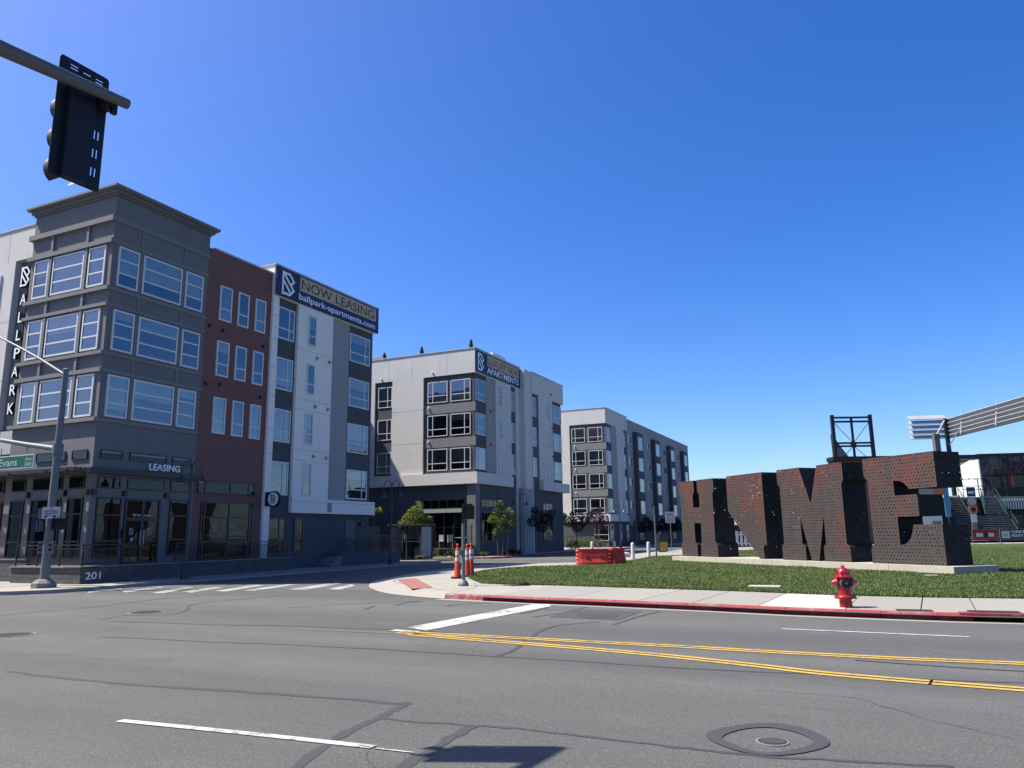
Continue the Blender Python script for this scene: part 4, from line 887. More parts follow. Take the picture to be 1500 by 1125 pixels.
def letter(name, label, poly):
    t = thing(name, label, 'sculpture', (LE.x, LE.y, 0), LRZ, 'rusted steel letters spelling a word')
    a = sum(poly[i-1][0]*poly[i][1]-poly[i][0]*poly[i-1][1] for i in range(len(poly)))
    if a < 0: poly = poly[::-1]
    def sheet(nm, quads, uvs, mat='rust'):
        me = bpy.data.meshes.new(nm); v = []; f = []
        for q_ in quads: i = len(v); v += q_; f.append(tuple(range(i, i+len(q_))))
        me.from_pydata(v, [], f); ul = me.uv_layers.new(name='UVMap'); k = 0
        for u_ in uvs:
            for c_ in u_: ul.data[k].uv = c_; k += 1
        me.update(); me.materials.append(M[mat]); return link(nm, me, t)
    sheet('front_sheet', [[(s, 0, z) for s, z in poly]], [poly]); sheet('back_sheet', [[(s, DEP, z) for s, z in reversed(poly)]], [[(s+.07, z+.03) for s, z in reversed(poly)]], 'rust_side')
    qs = []; us = []; acc = 0.
    for i in range(len(poly)):
        p0, p1 = poly[i], poly[(i+1) % len(poly)]; L_ = math.hypot(p1[0]-p0[0], p1[1]-p0[1])
        qs.append([(p0[0], 0, p0[1]), (p0[0], DEP, p0[1]), (p1[0], DEP, p1[1]), (p1[0], 0, p1[1])])
        us.append([(.03, acc), (.03+DEP, acc), (.03+DEP, acc+L_), (.03, acc+L_)]); acc += L_+.05
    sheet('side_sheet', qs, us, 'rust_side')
    rim = MB()                                              # folded steel lip round the front edge
    for i in range(len(poly)):
        p0, p1 = Vector(poly[i]), Vector(poly[(i+1) % len(poly)]); d = (p1-p0).normalized(); n_ = Vector((d.y, -d.x))*.012
        rim.quad((p0.x-n_.x*2, -.004, p0.y-n_.y*2), (p0.x+n_.x*.3, -.004, p0.y+n_.y*.3), (p1.x+n_.x*.3, -.004, p1.y+n_.y*.3), (p1.x-n_.x*2, -.004, p1.y-n_.y*2))
    rim.build('rim', 'rust_plain', t); return t
letter('steel_letter', 'rusted perforated steel letter H, farthest left of the four', H_)
letter('steel_letter', 'rusted perforated steel state outline with slanted lower edge, between H and M', N_)
letter('steel_letter', 'rusted perforated steel letter M with two slots at its foot', M_)
letter('steel_letter', 'rusted perforated steel letter E, nearest the hydrant', E_)

# ------------------------------------------------------------------ overhead signal on its mast arm (mast stands left of the camera)
sig = thing('traffic_signal_mast', 'grey mast arm with the dark back of a traffic signal overhead', 'traffic signal', (0, 0, 0))
T = Vector((-3.82, 6.94, 5.99)); SG = 1.083; D2 = Vector((-.455, -.890, 0)).normalized(); S2 = Vector((D2.y, -D2.x, 0))     # S2 points away from the lens side
if S2.x > 0: S2 = -S2
def armp(s): return T + D2*s + Vector((0, 0, -.10*s+.004*s*s))
pb = T + D2*8.2
MB().tube([armp(s) for s in (0, 1.1, 2.5, 5, 8.2)], [.051, .067, .08, .10, .125], 20).build('arm', 'metal_grey', sig, True)
ap = armp(8.2); MB().tube([(ap.x, ap.y, 0), (ap.x, ap.y, 3), (ap.x, ap.y, ap.z+.3)], [.17, .15, .13], 20).build('pole', 'metal_grey', sig, True)
MB().lathe([(.30, 0), (.30, .06), (.20, .10), (.17, .3)], 20, (ap.x, ap.y, 0)).build('base_plate', 'metal_grey', sig)
TS = Matrix.Translation(T + S2*.20*SG) @ Matrix((D2, Vector((0, 0, 1)), S2)).transposed().to_4x4() @ Matrix.Scale(SG, 4)      # local x: along arm, y: up, z: away
def loc(mb, name, mat, par, smooth=False):
    mb.v = [tuple(TS @ Vector(p)) for p in mb.v]; return mb.build(name, mat, par, smooth, fix=True)
def rrect(x0, x1, y0, y1, r, n_=5):
    out = []
    for (cx, cy, a) in ((x1-r, y0+r, -90), (x1-r, y1-r, 0), (x0+r, y1-r, 90), (x0+r, y0+r, 180)):
        for k in range(n_+1): an = math.radians(a+90*k/n_); out.append((cx+r*math.cos(an), cy+r*math.sin(an)))
    return out
head = bpy.data.objects.new('signal_head', None); COL.objects.link(head); head.parent = sig
bx0, bx1, by0, by1 = .065, .535, -.865, .272
# back plate with slots: outer border strips round a solid centre
bp = MB(); bp.prism(rrect(bx0, bx1, by0, by1, .035), 0, .006)
bplate = loc(bp, 'backplate', 'signal_black', head)
bm = bmesh.new(); bm.from_mesh(bplate.data)
sl_ = []
for (x, y, vert) in [(.40, .220, 0), (.40, .190, 0), (.28, .205, 0), (.16, .210, 0), (.16, .180, 0)] + [(.155+dx, y, 1) for y in (-.33, -.51, -.69) for dx in (0, -.035)]: sl_.append((x, y, vert))
bm.free()
cut = MB()
for (x, y, vert) in sl_: cut.obox((x, y, .003), (.006 if vert else .035, .042 if vert else .006, .03))
co_ = loc(cut, 'slot_cutter', 'signal_black', None)
md_ = bplate.modifiers.new('b', 'BOOLEAN'); md_.object = co_; md_.operation = 'DIFFERENCE'; md_.solver = 'EXACT'
dg = bpy.context.evaluated_depsgraph_get(); nm_ = bpy.data.meshes.new_from_object(bplate.evaluated_get(dg)); bplate.modifiers.clear(); bplate.data = nm_; bpy.data.objects.remove(co_)
hb = MB(); hb.prism(rrect(.20, .44, -.86, .02, .03), -.06, -.001); loc(hb, 'housing_back', 'signal_black', head)
for k in range(3):
    y = -.14-.29*k; v = MB(); r_ = .135; n_ = 20
    for q_ in range(n_+1):
        an = math.radians(-60+300*q_/n_); c_, s_ = math.cos(an+math.pi/2-math.pi/2), math.sin(an)
        v.v += [(.32+r_*math.cos(an), y+r_*math.sin(an), .006), (.32+r_*.97*math.cos(an), y+r_*.97*math.sin(an), .22)]
    for q_ in range(n_): v.f.append((2*q_, 2*q_+2, 2*q_+3, 2*q_+1))
    loc(v, 'visor', 'signal_black', head, True)
    ln = MB(); ln.lathe([(.12, .007), (.11, .02), (.06, .04), (.001, .045)], 20, (.32, y, 0)); loc(ln, 'lens', 'signal_black', head, True)
ck = MB(); ck.obox((.13, -.03, -.07), (.05, .05, .10)).obox((.09, -.05, -.14), (.025, .08, .02)); loc(ck, 'clamp', 'signal_black', head)

# ------------------------------------------------------------------ street light and sign mast on the far corner
ms = thing('street_light_mast', 'tall grey steel street light mast at the far corner', 'street light', (-16.26, 27.09, .12))
MB().tube([(0, 0, .2), (0, 0, 3), (0, 0, 7.66)], [.155, .135, .095], 20).build('pole', 'galv', ms, True); MB().lathe([(.11, 0), (.11, .05), (.04, .09)], 16, (0, 0, 7.66)).build('pole_cap', 'galv', ms)
MB().lathe([(.40, 0), (.40, .16), (.27, .27), (.17, .30)], 8).build('base', 'cap_stone', ms)
Wd = Vector((WX.x, WX.y, 0))
MB().tube([tuple(Wd*a+Vector((0, 0, z))) for a, z in ((0, 7.50), (.5, 7.75), (1.5, 8.25), (2.8, 8.85), (4.2, 9.45), (5.2, 9.7))], [.055, .055, .05, .045, .04, .04], 10).build('luminaire_arm', 'galv', ms, True)
lm = MB(); lm.obox(tuple(Wd*5.5+Vector((0, 0, 9.72))), (.35, .14, .06), math.atan2(Wd.y, Wd.x)); lm.build('luminaire', 'galv', ms)
MB().tube([tuple(Wd*a+Vector((0, 0, z))) for a, z in ((0, 4.80), (1.6, 5.04), (3.4, 5.34), (4.6, 5.5))], [.10, .09, .075, .065], 14).build('mast_arm', 'galv', ms, True)
MB().lathe([(.18, 4.62), (.18, 4.98)], 16).build('arm_clamp', 'galv', ms)
sn = thing('street_sign', 'green street name sign hanging from the mast arm', 'sign', (-16.26, 27.09, .12), FR)
MB().box(-.03, .0, 1.24, 4.05, 4.20, 4.70).build('plate_border', 'sign_white', sn); MB().box(-.034, -.0305, 1.28, 4.01, 4.24, 4.66).build('plate', 'sign_green', sn)
text('lettering', 'Evans', 'sign_white', sn, 'L', -.034, 3.22, 4.32, .002, width=1.05, height=.26); text('lettering', 'Ave', 'sign_white', sn, 'L', -.034, 1.72, 4.47, .002, width=.36, height=.13); text('lettering', '200', 'sign_white', sn, 'L', -.034, 1.74, 4.28, .002, width=.40, height=.13)
for y in (1.7, 3.2): MB().box(-.02, -.005, y-.02, y+.02, 4.70, 5.0).build('hanger', 'galv', sn)
def plate(name, label, cat, x, y, z, wd_, h_, rz, lines, mat='sign_white', d=.02, loc0=(-16.26, 27.09, .12)):
    t = thing(name, label, cat, (loc0[0]+x, loc0[1]+y, loc0[2]+z), rz); MB().box(-wd_/2, wd_/2, -d, 0, -h_/2, h_/2).build('plate', mat, t)
    for (a0, a1, z0, z1) in lines: MB().box(a0*wd_, a1*wd_, -d-.003, -d, z0*h_, z1*h_).build('print', 'ink', t)
    return t
LN4 = [(-.38, .38, .10, .18), (-.40, .40, -.08, 0), (-.30, .05, -.24, -.17), (.1, .3, -.40, -.24), (-.05, .05, .30, .42), (-.36, -.2, -.42, -.26)]
plate('crossing_sign', 'small white push-button instruction sign on the street light mast', 'sign', .12, -.20, 2.55, .62, .40, 0, LN4); plate('crossing_sign', 'grey edge-on sign plate behind the instruction sign on the mast', 'sign', -.30, .05, 2.52, .34, .38, .5, [], 'galv')
ph = thing('pedestrian_signal', 'black pedestrian signal head on the street light mast', 'traffic signal', (-15.86, 26.98, 2.28), .35)
MB().box(-.20, .20, -.14, .14, -.20, .20).build('housing', 'signal_black', ph); MB().box(-.19, .19, -.30, -.14, .17, .19).box(-.19, -.17, -.30, -.14, -.15, .17).box(.17, .19, -.30, -.14, -.15, .17).build('visor', 'signal_black', ph); MB().box(-.35, -.20, -.03, .03, -.03, .03).build('bracket', 'galv', ph)
ph = thing('pedestrian_signal', 'open grey pedestrian signal bracket on the left of the mast', 'traffic signal', (-16.62, 27.02, 2.22), 0.)
MB().box(-.03, .0, -.1, .1, -.20, .20).box(-.03, .12, -.1, .1, .18, .20).box(-.03, .12, -.1, .1, -.20, -.18).box(.10, .12, -.1, .1, -.2, .2).build('housing', 'galv', ph)
plate('push_button_sign', 'left push button plate low on the mast', 'sign', -.23, -.05, 1.36, .16, .42, .3, [(-.3, .3, .1, .3), (-.3, .3, -.3, -.05)], 'galv'); plate('push_button_sign', 'right push button plate low on the mast', 'sign', .20, -.17, 1.36, .24, .42, -.1, [(-.3, .3, .1, .3), (-.3, .3, -.3, -.05)], 'galv')

# ------------------------------------------------------------------ pedestrian signal post at the lawn corner
pp = thing('pedestrian_signal_post', 'short grey post with a dark pedestrian signal head at the lawn corner', 'traffic signal', (-1.63, 24.9, .125))
MB().tube([(0, 0, .12), (0, 0, 2.55)], [.062, .055], 14).build('post', 'galv', pp, True); MB().lathe([(.17, 0), (.17, .06), (.13, .13), (.07, .19)], 16).build('base', 'galv', pp)
hd = MB().box(.02, .36, -.16, .16, 2.08, 2.50).build('signal_head', 'signal_green', pp)
MB().box(-.05, .02, -.10, .10, 1.95, 2.58).build('mount', 'signal_green', pp)
MB().box(.02, .37, -.34, -.16, 2.47, 2.50).box(.02, .04, -.34, -.16, 2.12, 2.47).box(.35, .37, -.34, -.16, 2.12, 2.47).build('visor', 'signal_green', hd)
MB().box(-.03, .30, -.05, .05, 2.50, 2.57).build('top_bracket', 'signal_green', pp)
MB().box(-.10, -.04, -.09, .02, .95, 1.12).build('push_button', 'galv', pp)

# ------------------------------------------------------------------ traffic cones
def cone(x, y, h, lbl, rz=0.):
    t = thing('traffic_cone', lbl, 'traffic cone', (x, y, .127), rz, 'tall orange cones at the corner')
    MB().prism([(-.22, -.18), (-.18, -.22), (.18, -.22), (.22, -.18), (.22, .18), (.18, .22), (-.18, .22), (-.22, .18)], 0, .06).build('base', 'rubber', t)
    r = lambda z: .135-.085*z/h
    bd = MB().lathe([(r(.06)+.01, .06), (r(.1), .1), (r(h*.84), h*.84)], 20).build('body', 'cone_orange', t, True)
    for a, b in ((.50, .60), (.66, .80)): MB().lathe([(r(a*h)+.004, a*h), (r(b*h)+.004, b*h)], 20).build('reflective_band', 'cone_white', t, True)
    MB().lathe([(r(.84*h), .84*h), (.062, .85*h), (.03, .88*h), (.028, .93*h), (.055, .945*h), (.055, .97*h), (.03, h)], 16).build('handle', 'cone_orange', t, True)
cone(-2.13, 29.2, 1.27, 'orange traffic cone standing left of the signal post', .3); cone(-1.84, 30.35, 1.24, 'orange traffic cone just right of the signal post, nearer of the pair', .6); cone(-1.74, 31.3, 1.26, 'orange traffic cone right of the signal post, beside the lawn edge', .1)

# ------------------------------------------------------------------ water-filled barriers
def barrier(x, y, rz, L_, lbl):
    t = thing('water_barrier', lbl, 'barrier', (x, y, .13), rz, 'red water-filled barriers by the lawn'); h = .80
    prof = [(.30, 0), (.30, .12), (.22, .30), (.20, .42), (.14, .70), (.14, h), (-.14, h), (-.14, .70), (-.20, .42), (-.22, .30), (-.30, .12), (-.30, 0)]
    mb = MB(); n_ = 24
    for k in range(n_+1):
        xx = -L_/2+L_*k/n_; end = min(1., min(k, n_-k)/2.); nar = .85+.15*end; rib = 1.
        if 3 < k < n_-3: pass
        else: rib = 1.
        mb.v += [(xx, yy*nar*rib, zz) for yy, zz in prof]
    m_ = len(prof)
    for k in range(n_):
        for j in range(m_): mb.f.append((k*m_+j, (k+1)*m_+j, (k+1)*m_+(j+1) % m_, k*m_+(j+1) % m_))
    mb.f.append(tuple(range(m_))); mb.f.append(tuple(n_*m_+j for j in reversed(range(m_)))); mb.build('body', 'plastic_red', t, fix=True)
    for sg_ in (-1, 1):
        for k in range(4): MB().lathe([(.12, 0), (.14, .03), (.14, .09), (.12, .12)], 14, (sg_*(L_/2-.02), 0, .05+.19*k)).build('hinge_lug', 'plastic_red', t)
    for k in (-.25, .25): MB().obox((L_*k, -.205, .42), (.07, .02, .10)).build('forklift_slot', 'cone_orange', t)
    MB().lathe([(.06, 0), (.06, .03)], 14, (0, 0, h)).build('fill_cap', 'plastic_red', t)
barrier(4.02, 39.95, .12, 1.55, 'red plastic water-filled barrier, left one of the joined pair'); barrier(5.32, 40.75, .85, 1.15, 'red plastic water-filled barrier, angled right one of the joined pair')

# ------------------------------------------------------------------ bollards, poles, bin, bike sign
for (x, y, lbl) in ((7.37, 48.48, 'white bollard standing alone right of the red barrier'), (8.81, 51.15, 'white bollard nearest the thin grey pole'), (5.75, 57.5, 'white bollard peeking over the left end of the red barrier'), (7.78, 60.5, 'white bollard peeking over the right end of the red barrier')):
    t = thing('bollard', lbl, 'bollard', (x, y, .118), 0, 'white bollards along the plaza'); MB().lathe([(.115, 0), (.115, .88), (.10, .95), (.06, .985), (.001, 1.0)], 18).build('post', 'bollard', t, True); MB().lathe([(.15, 0), (.15, .03)], 18).build('base', 'concrete', t)
t = thing('sign_pole', 'thin grey bare pole between the bollards and the bin', 'pole', (9.4, 51.64, .12)); MB().tube([(0, 0, 0), (0, 0, 3.3)], .05, 10).build('pole', 'galv', t, True); MB().tube([(0, 0, 2.55), (-.10, 0, 3.0), (-.1, 0, 3.25)], .03, 8).build('bracket', 'galv', t); MB().lathe([(.07, 0), (.07, .2)], 10).build('base', 'galv', t)
t = thing('bike_lane_sign', 'white bicycle MAY USE FULL LANE sign on a grey post', 'sign', (13.75, 68.0, .118), .05)
MB().tube([(0, .03, 0), (0, .03, 3.3)], .035, 8).build('post', 'galv', t); MB().box(-.42, .42, -.03, -.0, 2.40, 3.36).build('plate', 'sign_white', t)
for x in (-.17, .17):
    rg_ = MB(); rg_.tube([(x+.105*math.cos(a*math.pi/8), -.036, 3.06+.105*math.sin(a*math.pi/8)) for a in range(17)], .014, 6, False); rg_.build('bicycle_wheel', 'ink', t)
MB().tube([(-.17, -.036, 3.06), (-.06, -.036, 3.22), (.10, -.036, 3.22), (.17, -.036, 3.06)], .013, 6).tube([(-.06, -.036, 3.22), (0, -.036, 3.05), (.10, -.036, 3.22)], .013, 6).build('bicycle_frame', 'ink', t)
for k, s_ in enumerate(('MAY USE', 'FULL LANE')): text('lettering', s_, 'ink', t, 'R', -.03, -.30, 2.70-.20*k, .002, width=.60, height=.13, bold=.01)
t = thing('litter_bin', 'black square litter bin with a yellow front panel on the plaza', 'litter bin', (12.2, 64.2, .118), .18)
MB().prism([(-.36, -.36), (.36, -.36), (.36, .36), (-.36, .36)], .04, 1.02).build('body', 'metal_dark', t); MB().box(-.31, .31, -.375, -.36, .08, .80).build('front_panel', 'yellow_panel', t); MB().box(-.40, .40, -.40, .40, 1.02, 1.38).build('hood', 'metal_dark', t); MB().box(.36, .375, -.30, .30, .10, .80).build('side_panel', 'wood', t)
MB().box(-.38, .38, -.38, .38, 1.38, 1.43).build('lid', 'metal_dark', t); MB().lathe([(.12, -.385), (.12, -.376)], 18, (0, 0, .46), 'Y').build('badge', 'ink', t); MB().lathe([(.07, -.392), (.07, -.386)], 14, (0, 0, .46), 'Y').build('badge_centre', 'sign_white', t)
MB().lathe([(.30, -.0), (.30, .04)], 4, (0, 0, 0)).build('base', 'metal_dark', t)
t = thing('sandbag', 'white sandbag slumped on the plaza behind the barrier', 'sandbag', (7.4, 52.3, .118), .4); MB().lathe([(.05, -.42), (.16, -.36), (.20, -.1), (.19, .15), (.15, .34), (.04, .40)], 12, (0, 0, .13), 'X').build('bag', 'panel_white', t, True); MB().lathe([(.02, .38), (.05, .44), (.06, .5)], 10, (0, 0, .13), 'X').build('tie', 'panel_white', t)

# ------------------------------------------------------------------ fire hydrant
t = thing('fire_hydrant', 'red fire hydrant on the pavement by the red kerb', 'fire hydrant', (6.85, 16.36, .13), -.12)
MB().lathe([(.125, 0), (.125, .16), (.13, .165), (.13, .17), (.205, .175), (.215, .19), (.215, .215), (.205, .23), (.14, .235), (.125, .25), (.122, .36), (.132, .365), (.132, .385), (.122, .39), (.125, .56), (.13, .60)], 28).build('barrel', 'hydrant_red', t, True)
MB().lathe([(.18, .595), (.185, .61), (.18, .63), (.135, .645), (.130, .68), (.115, .735), (.075, .785), (.04, .80), (.038, .81), (.03, .84), (.02, .845)], 28).build('bonnet', 'hydrant_red', t, True)
for k in range(6): an = k*math.pi/3; MB().obox((.125*math.cos(an), .125*math.sin(an), .68), (.018, .012, .05), an).build('bonnet_rib', 'hydrant_red', t)
for sg_ in (-1, 1):
    pr = [(.085, .10), (.085, .13), (.095, .135), (.095, .16), (.06, .20), (.03, .235), (.022, .26)]
    MB().lathe([(r, sg_*h) for r, h in pr], 20, (0, 0, .50), 'X').build('side_nozzle', 'hydrant_red', t, True)
pn = MB().lathe([(.115, -.10), (.115, -.14), (.105, -.145)], 24, (0, 0, .49), 'Y').build('pumper_nozzle', 'metal_grey', t, True); MB().lathe([(.095, -.145), (.095, -.18), (.06, -.185), (.001, -.186)], 24, (0, 0, .49), 'Y').build('pumper_cap', 'signal_black', t, True); MB().lathe([(.024, -.185), (.024, -.215)], 5, (0, 0, .49), 'Y').build('cap_nut', 'metal_grey', t)
for k in range(8): an = k*math.pi/4+.2; MB().lathe([(.018, .228), (.018, .248)], 6, (.178*math.cos(an), .178*math.sin(an), 0)).build('flange_bolt', 'hydrant_red', t)
MB().tube([(.20, -.1, .44), (.215, -.11, .30), (.19, -.10, .22)], .006, 6).build('chain', 'metal_grey', t)

# ------------------------------------------------------------------ covers in the pavement and lawn
t = thing('utility_cover', 'flush metal utility cover in the pavement beside the kerb', 'utility cover', (7.84, 15.55, .128), -.38); MB().box(-.32, .32, -.20, .20, -.02, .006).build('lid', 'iron', t); MB().box(-.35, .35, -.23, -.20, -.02, .004).box(-.35, .35, .20, .23, -.02, .004).build('frame', 'iron_ring', t)
t = thing('utility_cover', 'pale concrete utility box lid sunk in the lawn', 'utility cover', (6.95, 21.9, .155), -.42); MB().box(-.42, .42, -.26, .26, -.05, .05).build('lid', 'slab_new', t); MB().box(-.47, .47, -.31, .31, -.06, .025).build('frame', 'tar', t)
t = thing('utility_cover', 'small pale meter lid in the lawn below the last letter', 'utility cover', (13.8, 26.0, .155), -.3); MB().box(-.18, .18, -.12, .12, -.05, .04).build('lid', 'slab_new', t); MB().box(-.20, .20, -.14, .14, -.06, .02).build('frame', 'tar', t)
t = thing('utility_cover', 'flush grey pull box lid at the lawn tip near the signal post', 'utility cover', (-.05, 24.95, .126), -.1); MB().box(-.28, .28, -.16, .16, -.02, .008).build('lid', 'cap_stone', t); MB().box(-.31, .31, -.19, .19, -.02, .005).build('frame', 'tar', t)

# ------------------------------------------------------------------ twin gooseneck street lamps
def goose(u_, v_, lbl):
    t = thing('street_lamp', lbl, 'street lamp', uw3(u_, v_, .12), FR+math.pi/2, 'black twin gooseneck street lamps')
    MB().lathe([(.16, 0), (.16, .22), (.11, .28), (.09, .52), (.065, .58), (.05, .65), (.045, 2.5), (.04, 4.55), (.025, 4.6)], 16).build('post', 'metal_dark', t, True)
    for sg_ in (-1, 1):
        MB().tube([(0, 0, 4.30), (sg_*.03, 0, 4.52), (sg_*.14, 0, 4.72), (sg_*.30, 0, 4.78), (sg_*.46, 0, 4.70), (sg_*.55, 0, 4.45), (sg_*.57, 0, 4.20)], .022, 8).build('gooseneck', 'metal_dark', t, True)
        sh = MB().lathe([(.03, 4.22), (.05, 4.10), (.10, 4.02), (.20, 3.90), (.21, 3.88)], 18, (sg_*.57, 0, 0)).build('shade', 'metal_dark', t, True); MB().lathe([(.15, 3.872), (.09, 3.82), (.001, 3.80)], 16, (sg_*.57, 0, 0)).build('lens', 'frosted', sh, True)
goose(2.75, -2.35, 'twin gooseneck street lamp in front of the brick bay'); goose(17.43, -2.3, 'twin gooseneck street lamp by the first building\'s end'); goose(35.5, -2.3, 'twin gooseneck street lamp beside the three-stemmed tree'); goose(62.0, -2.3, 'twin gooseneck street lamp before the farthest building')

# ------------------------------------------------------------------ trees and shrubs
def leaves(blobs, n_, size, seed, flat=.5):
    rr = random.Random(seed); mb = MB(); tot = sum(b[3]**2 for b in blobs)
    for b in blobs:
        for _ in range(int(n_*b[3]**2/tot)):
            while True:
                p = Vector((rr.uniform(-1, 1), rr.uniform(-1, 1), rr.uniform(-1, 1)))
                if .15 < p.length < 1: break
            p *= p.length**-.35 if p.length else 1; c = Vector(b[:3])+Vector((p.x*b[3], p.y*b[3], p.z*b[3]*.85)); s_ = size*rr.uniform(.6, 1.4)
            a = Vector((rr.gauss(0, 1), rr.gauss(0, 1), rr.gauss(0, flat))).normalized(); e = a.cross(Vector((rr.gauss(0, 1), rr.gauss(0, 1), rr.gauss(0, 1)))).normalized()
            mb.quad(c-a*s_, c-e*s_*.45, c+a*s_, c+e*s_*.45)
    return mb
def tree(name, lbl, u_, v_, stems, blobs, nleaf, size, mat, seed, grp='young street trees', r=.045):
    t = thing(name, lbl, 'tree', uw3(u_, v_, .12), 0, grp); tr = MB()
    for (dx, dy, hx, hy, h) in stems: tr.tube([(dx, dy, 0), (dx+(hx-dx)*.3, dy+(hy-dy)*.3, h*.4), (hx, hy, h)], [r, r*.8, r*.35], 7)
    for b in blobs:
        s0 = min(stems, key=lambda s: abs(s[2]-b[0])+abs(s[3]-b[1])); z0 = min(s0[4]*.6, b[2]*.75); k = z0/s0[4]
        tr.tube([(s0[0]+(s0[2]-s0[0])*k, s0[1]+(s0[3]-s0[1])*k, z0), ((s0[2]+b[0])/2, (s0[3]+b[1])/2, (z0+b[2])/2+.1), tuple(b[:3])], [r*.5, r*.35, r*.12], 5)
    tr.build('trunk', 'bark', t, True); leaves(blobs, nleaf, size, seed).build('crown', mat, t); return t
tree('street_tree', 'three-stemmed young tree with lime leaves before the middle building', 32.9, -2.0, [(-.35, 0, -.55, .1, 3.2), (0, .1, .1, 0, 3.6), (.3, -.1, .6, 0, 3.1)],
     [(-.2, 0, 3.95, .30), (-.35, .1, 3.3, .42), (.45, 0, 3.25, .45), (-.75, 0, 2.75, .40), (0, .1, 2.7, .55), (.6, 0, 2.5, .50), (-.25, 0, 2.05, .48), (.35, .1, 1.95, .38), (-.5, 0, 1.75, .3), (.9, 0, 3.0, .22), (-1.0, .1, 2.6, .2)], 2200, .075, 'leaf_lime', 5)
tree('courtyard_tree', 'sunlit lime green tree rising behind the metal enclosure', 28.5, 3.0, [(0, 0, .1, 0, 3.0)],
     [(0, 0, 2.9, .75), (.6, .2, 2.6, .55), (-.6, 0, 2.55, .6), (.1, 0, 3.45, .45), (.3, .2, 3.85, .26), (-.3, -.2, 3.3, .35), (1.0, 0, 2.8, .3), (-1.0, 0, 2.4, .32), (.9, -.3, 2.2, .4), (-.7, .3, 3.0, .3)], 2800, .08, 'leaf_lime', 6)
tree('street_tree', 'small sprig-topped sapling beside the courtyard gate', 25.5, 4.6, [(0, 0, 0, 0, 3.1)], [(0, 0, 3.3, .32), (.35, 0, 3.4, .25), (-.2, .1, 3.0, .22)], 260, .11, 'leaf_lime', 7)
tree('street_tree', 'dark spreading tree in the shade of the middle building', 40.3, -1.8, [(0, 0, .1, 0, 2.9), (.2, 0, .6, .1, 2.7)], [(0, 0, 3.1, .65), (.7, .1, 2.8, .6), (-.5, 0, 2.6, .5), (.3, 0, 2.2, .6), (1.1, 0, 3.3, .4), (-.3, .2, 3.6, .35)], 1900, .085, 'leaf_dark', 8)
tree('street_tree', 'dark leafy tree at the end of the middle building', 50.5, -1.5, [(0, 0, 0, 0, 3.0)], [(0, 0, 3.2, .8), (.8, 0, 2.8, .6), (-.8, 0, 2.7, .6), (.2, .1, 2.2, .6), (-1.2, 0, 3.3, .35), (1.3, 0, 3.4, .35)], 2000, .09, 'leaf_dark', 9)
tree('street_tree', 'plum-leaved tree in front of the farthest building', 60.4, -.2, [(0, 0, 0, 0, 3.0), (.1, .1, .4, 0, 2.8)], [(0, 0, 3.4, .75), (.8, 0, 3.1, .6), (-.7, 0, 3.0, .6), (.2, .1, 2.5, .6), (.4, 0, 4.1, .4), (-.4, 0, 3.9, .3)], 2000, .085, 'leaf_plum', 10)
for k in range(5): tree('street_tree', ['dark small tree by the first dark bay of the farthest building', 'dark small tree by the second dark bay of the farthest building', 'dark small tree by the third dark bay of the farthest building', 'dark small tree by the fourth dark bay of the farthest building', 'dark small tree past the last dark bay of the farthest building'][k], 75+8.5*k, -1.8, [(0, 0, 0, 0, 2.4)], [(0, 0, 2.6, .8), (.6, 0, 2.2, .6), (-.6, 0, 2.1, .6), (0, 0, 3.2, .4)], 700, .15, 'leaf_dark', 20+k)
def shrub(u_, v_, r, h, mat, lbl, seed, name='shrub', n_=350, grp='shrubs in the planting beds', z=.12):
    t = thing(name, lbl, 'shrub', uw3(u_, v_, z), 0, grp); rr = random.Random(seed); st = MB()
    for k in range(5): a = rr.uniform(0, 6.28); st.tube([(0, 0, 0), (r*.6*math.cos(a), r*.6*math.sin(a), h*.7)], [.015, .006], 5)
    st.build('stems', 'bark', t); leaves([(0, 0, h*.55, r), (r*.5, .1, h*.5, r*.7), (-r*.5, -.1, h*.45, r*.7)], n_, .07, seed).build('foliage', mat, t)
def tuft(u_, v_, r, h, lbl, seed, z=.13):
    t = thing('ornamental_grass', lbl, 'grass tuft', uw3(u_, v_, z), 0, 'ornamental grass tufts'); rr = random.Random(seed); mb = MB()
    for _ in range(220):
        a = rr.uniform(0, 6.28); b = rr.uniform(.3, 1)*r; hh = h*rr.uniform(.6, 1); c_ = math.cos(a); s_ = math.sin(a)
        mb.quad((c_*.05-s_*.012, s_*.05+c_*.012, 0), (c_*.05+s_*.012, s_*.05-c_*.012, 0), (c_*b*.6, s_*b*.6, hh), (c_*b, s_*b, hh*.8))
    mb.build('blades', 'dry_grass', t); MB().lathe([(.09, 0), (.05, .08)], 8).build('root_crown', 'plant_bed', t)
for k, (u_, v_, r, h, l_) in enumerate([(33.4, -1.9, .35, .40, 'dry grass tuft at the foot of the three-stemmed tree'), (34.9, -1.9, .50, .55, 'tallest dry grass tuft by the street lamp'), (36.0, -1.9, .3, .35, 'small dry grass tuft right of the street lamp'), (29.6, .3, .45, .35, 'low dry grass tuft before the glass fence'), (31.9, -.9, .4, .36, 'dry grass tuft at the corner pillar'), (24.6, .2, .4, .3, 'low dry grass tuft left of the glass fence')]): tuft(u_, v_, r, h, l_, 40+k)
kind(MB().prism([uw(32.5, -2.7), uw(37, -2.7), uw(37, -1.2), uw(32.5, -1.2)], .0, .131).build('planting_bed', 'plant_bed'), 'structure')
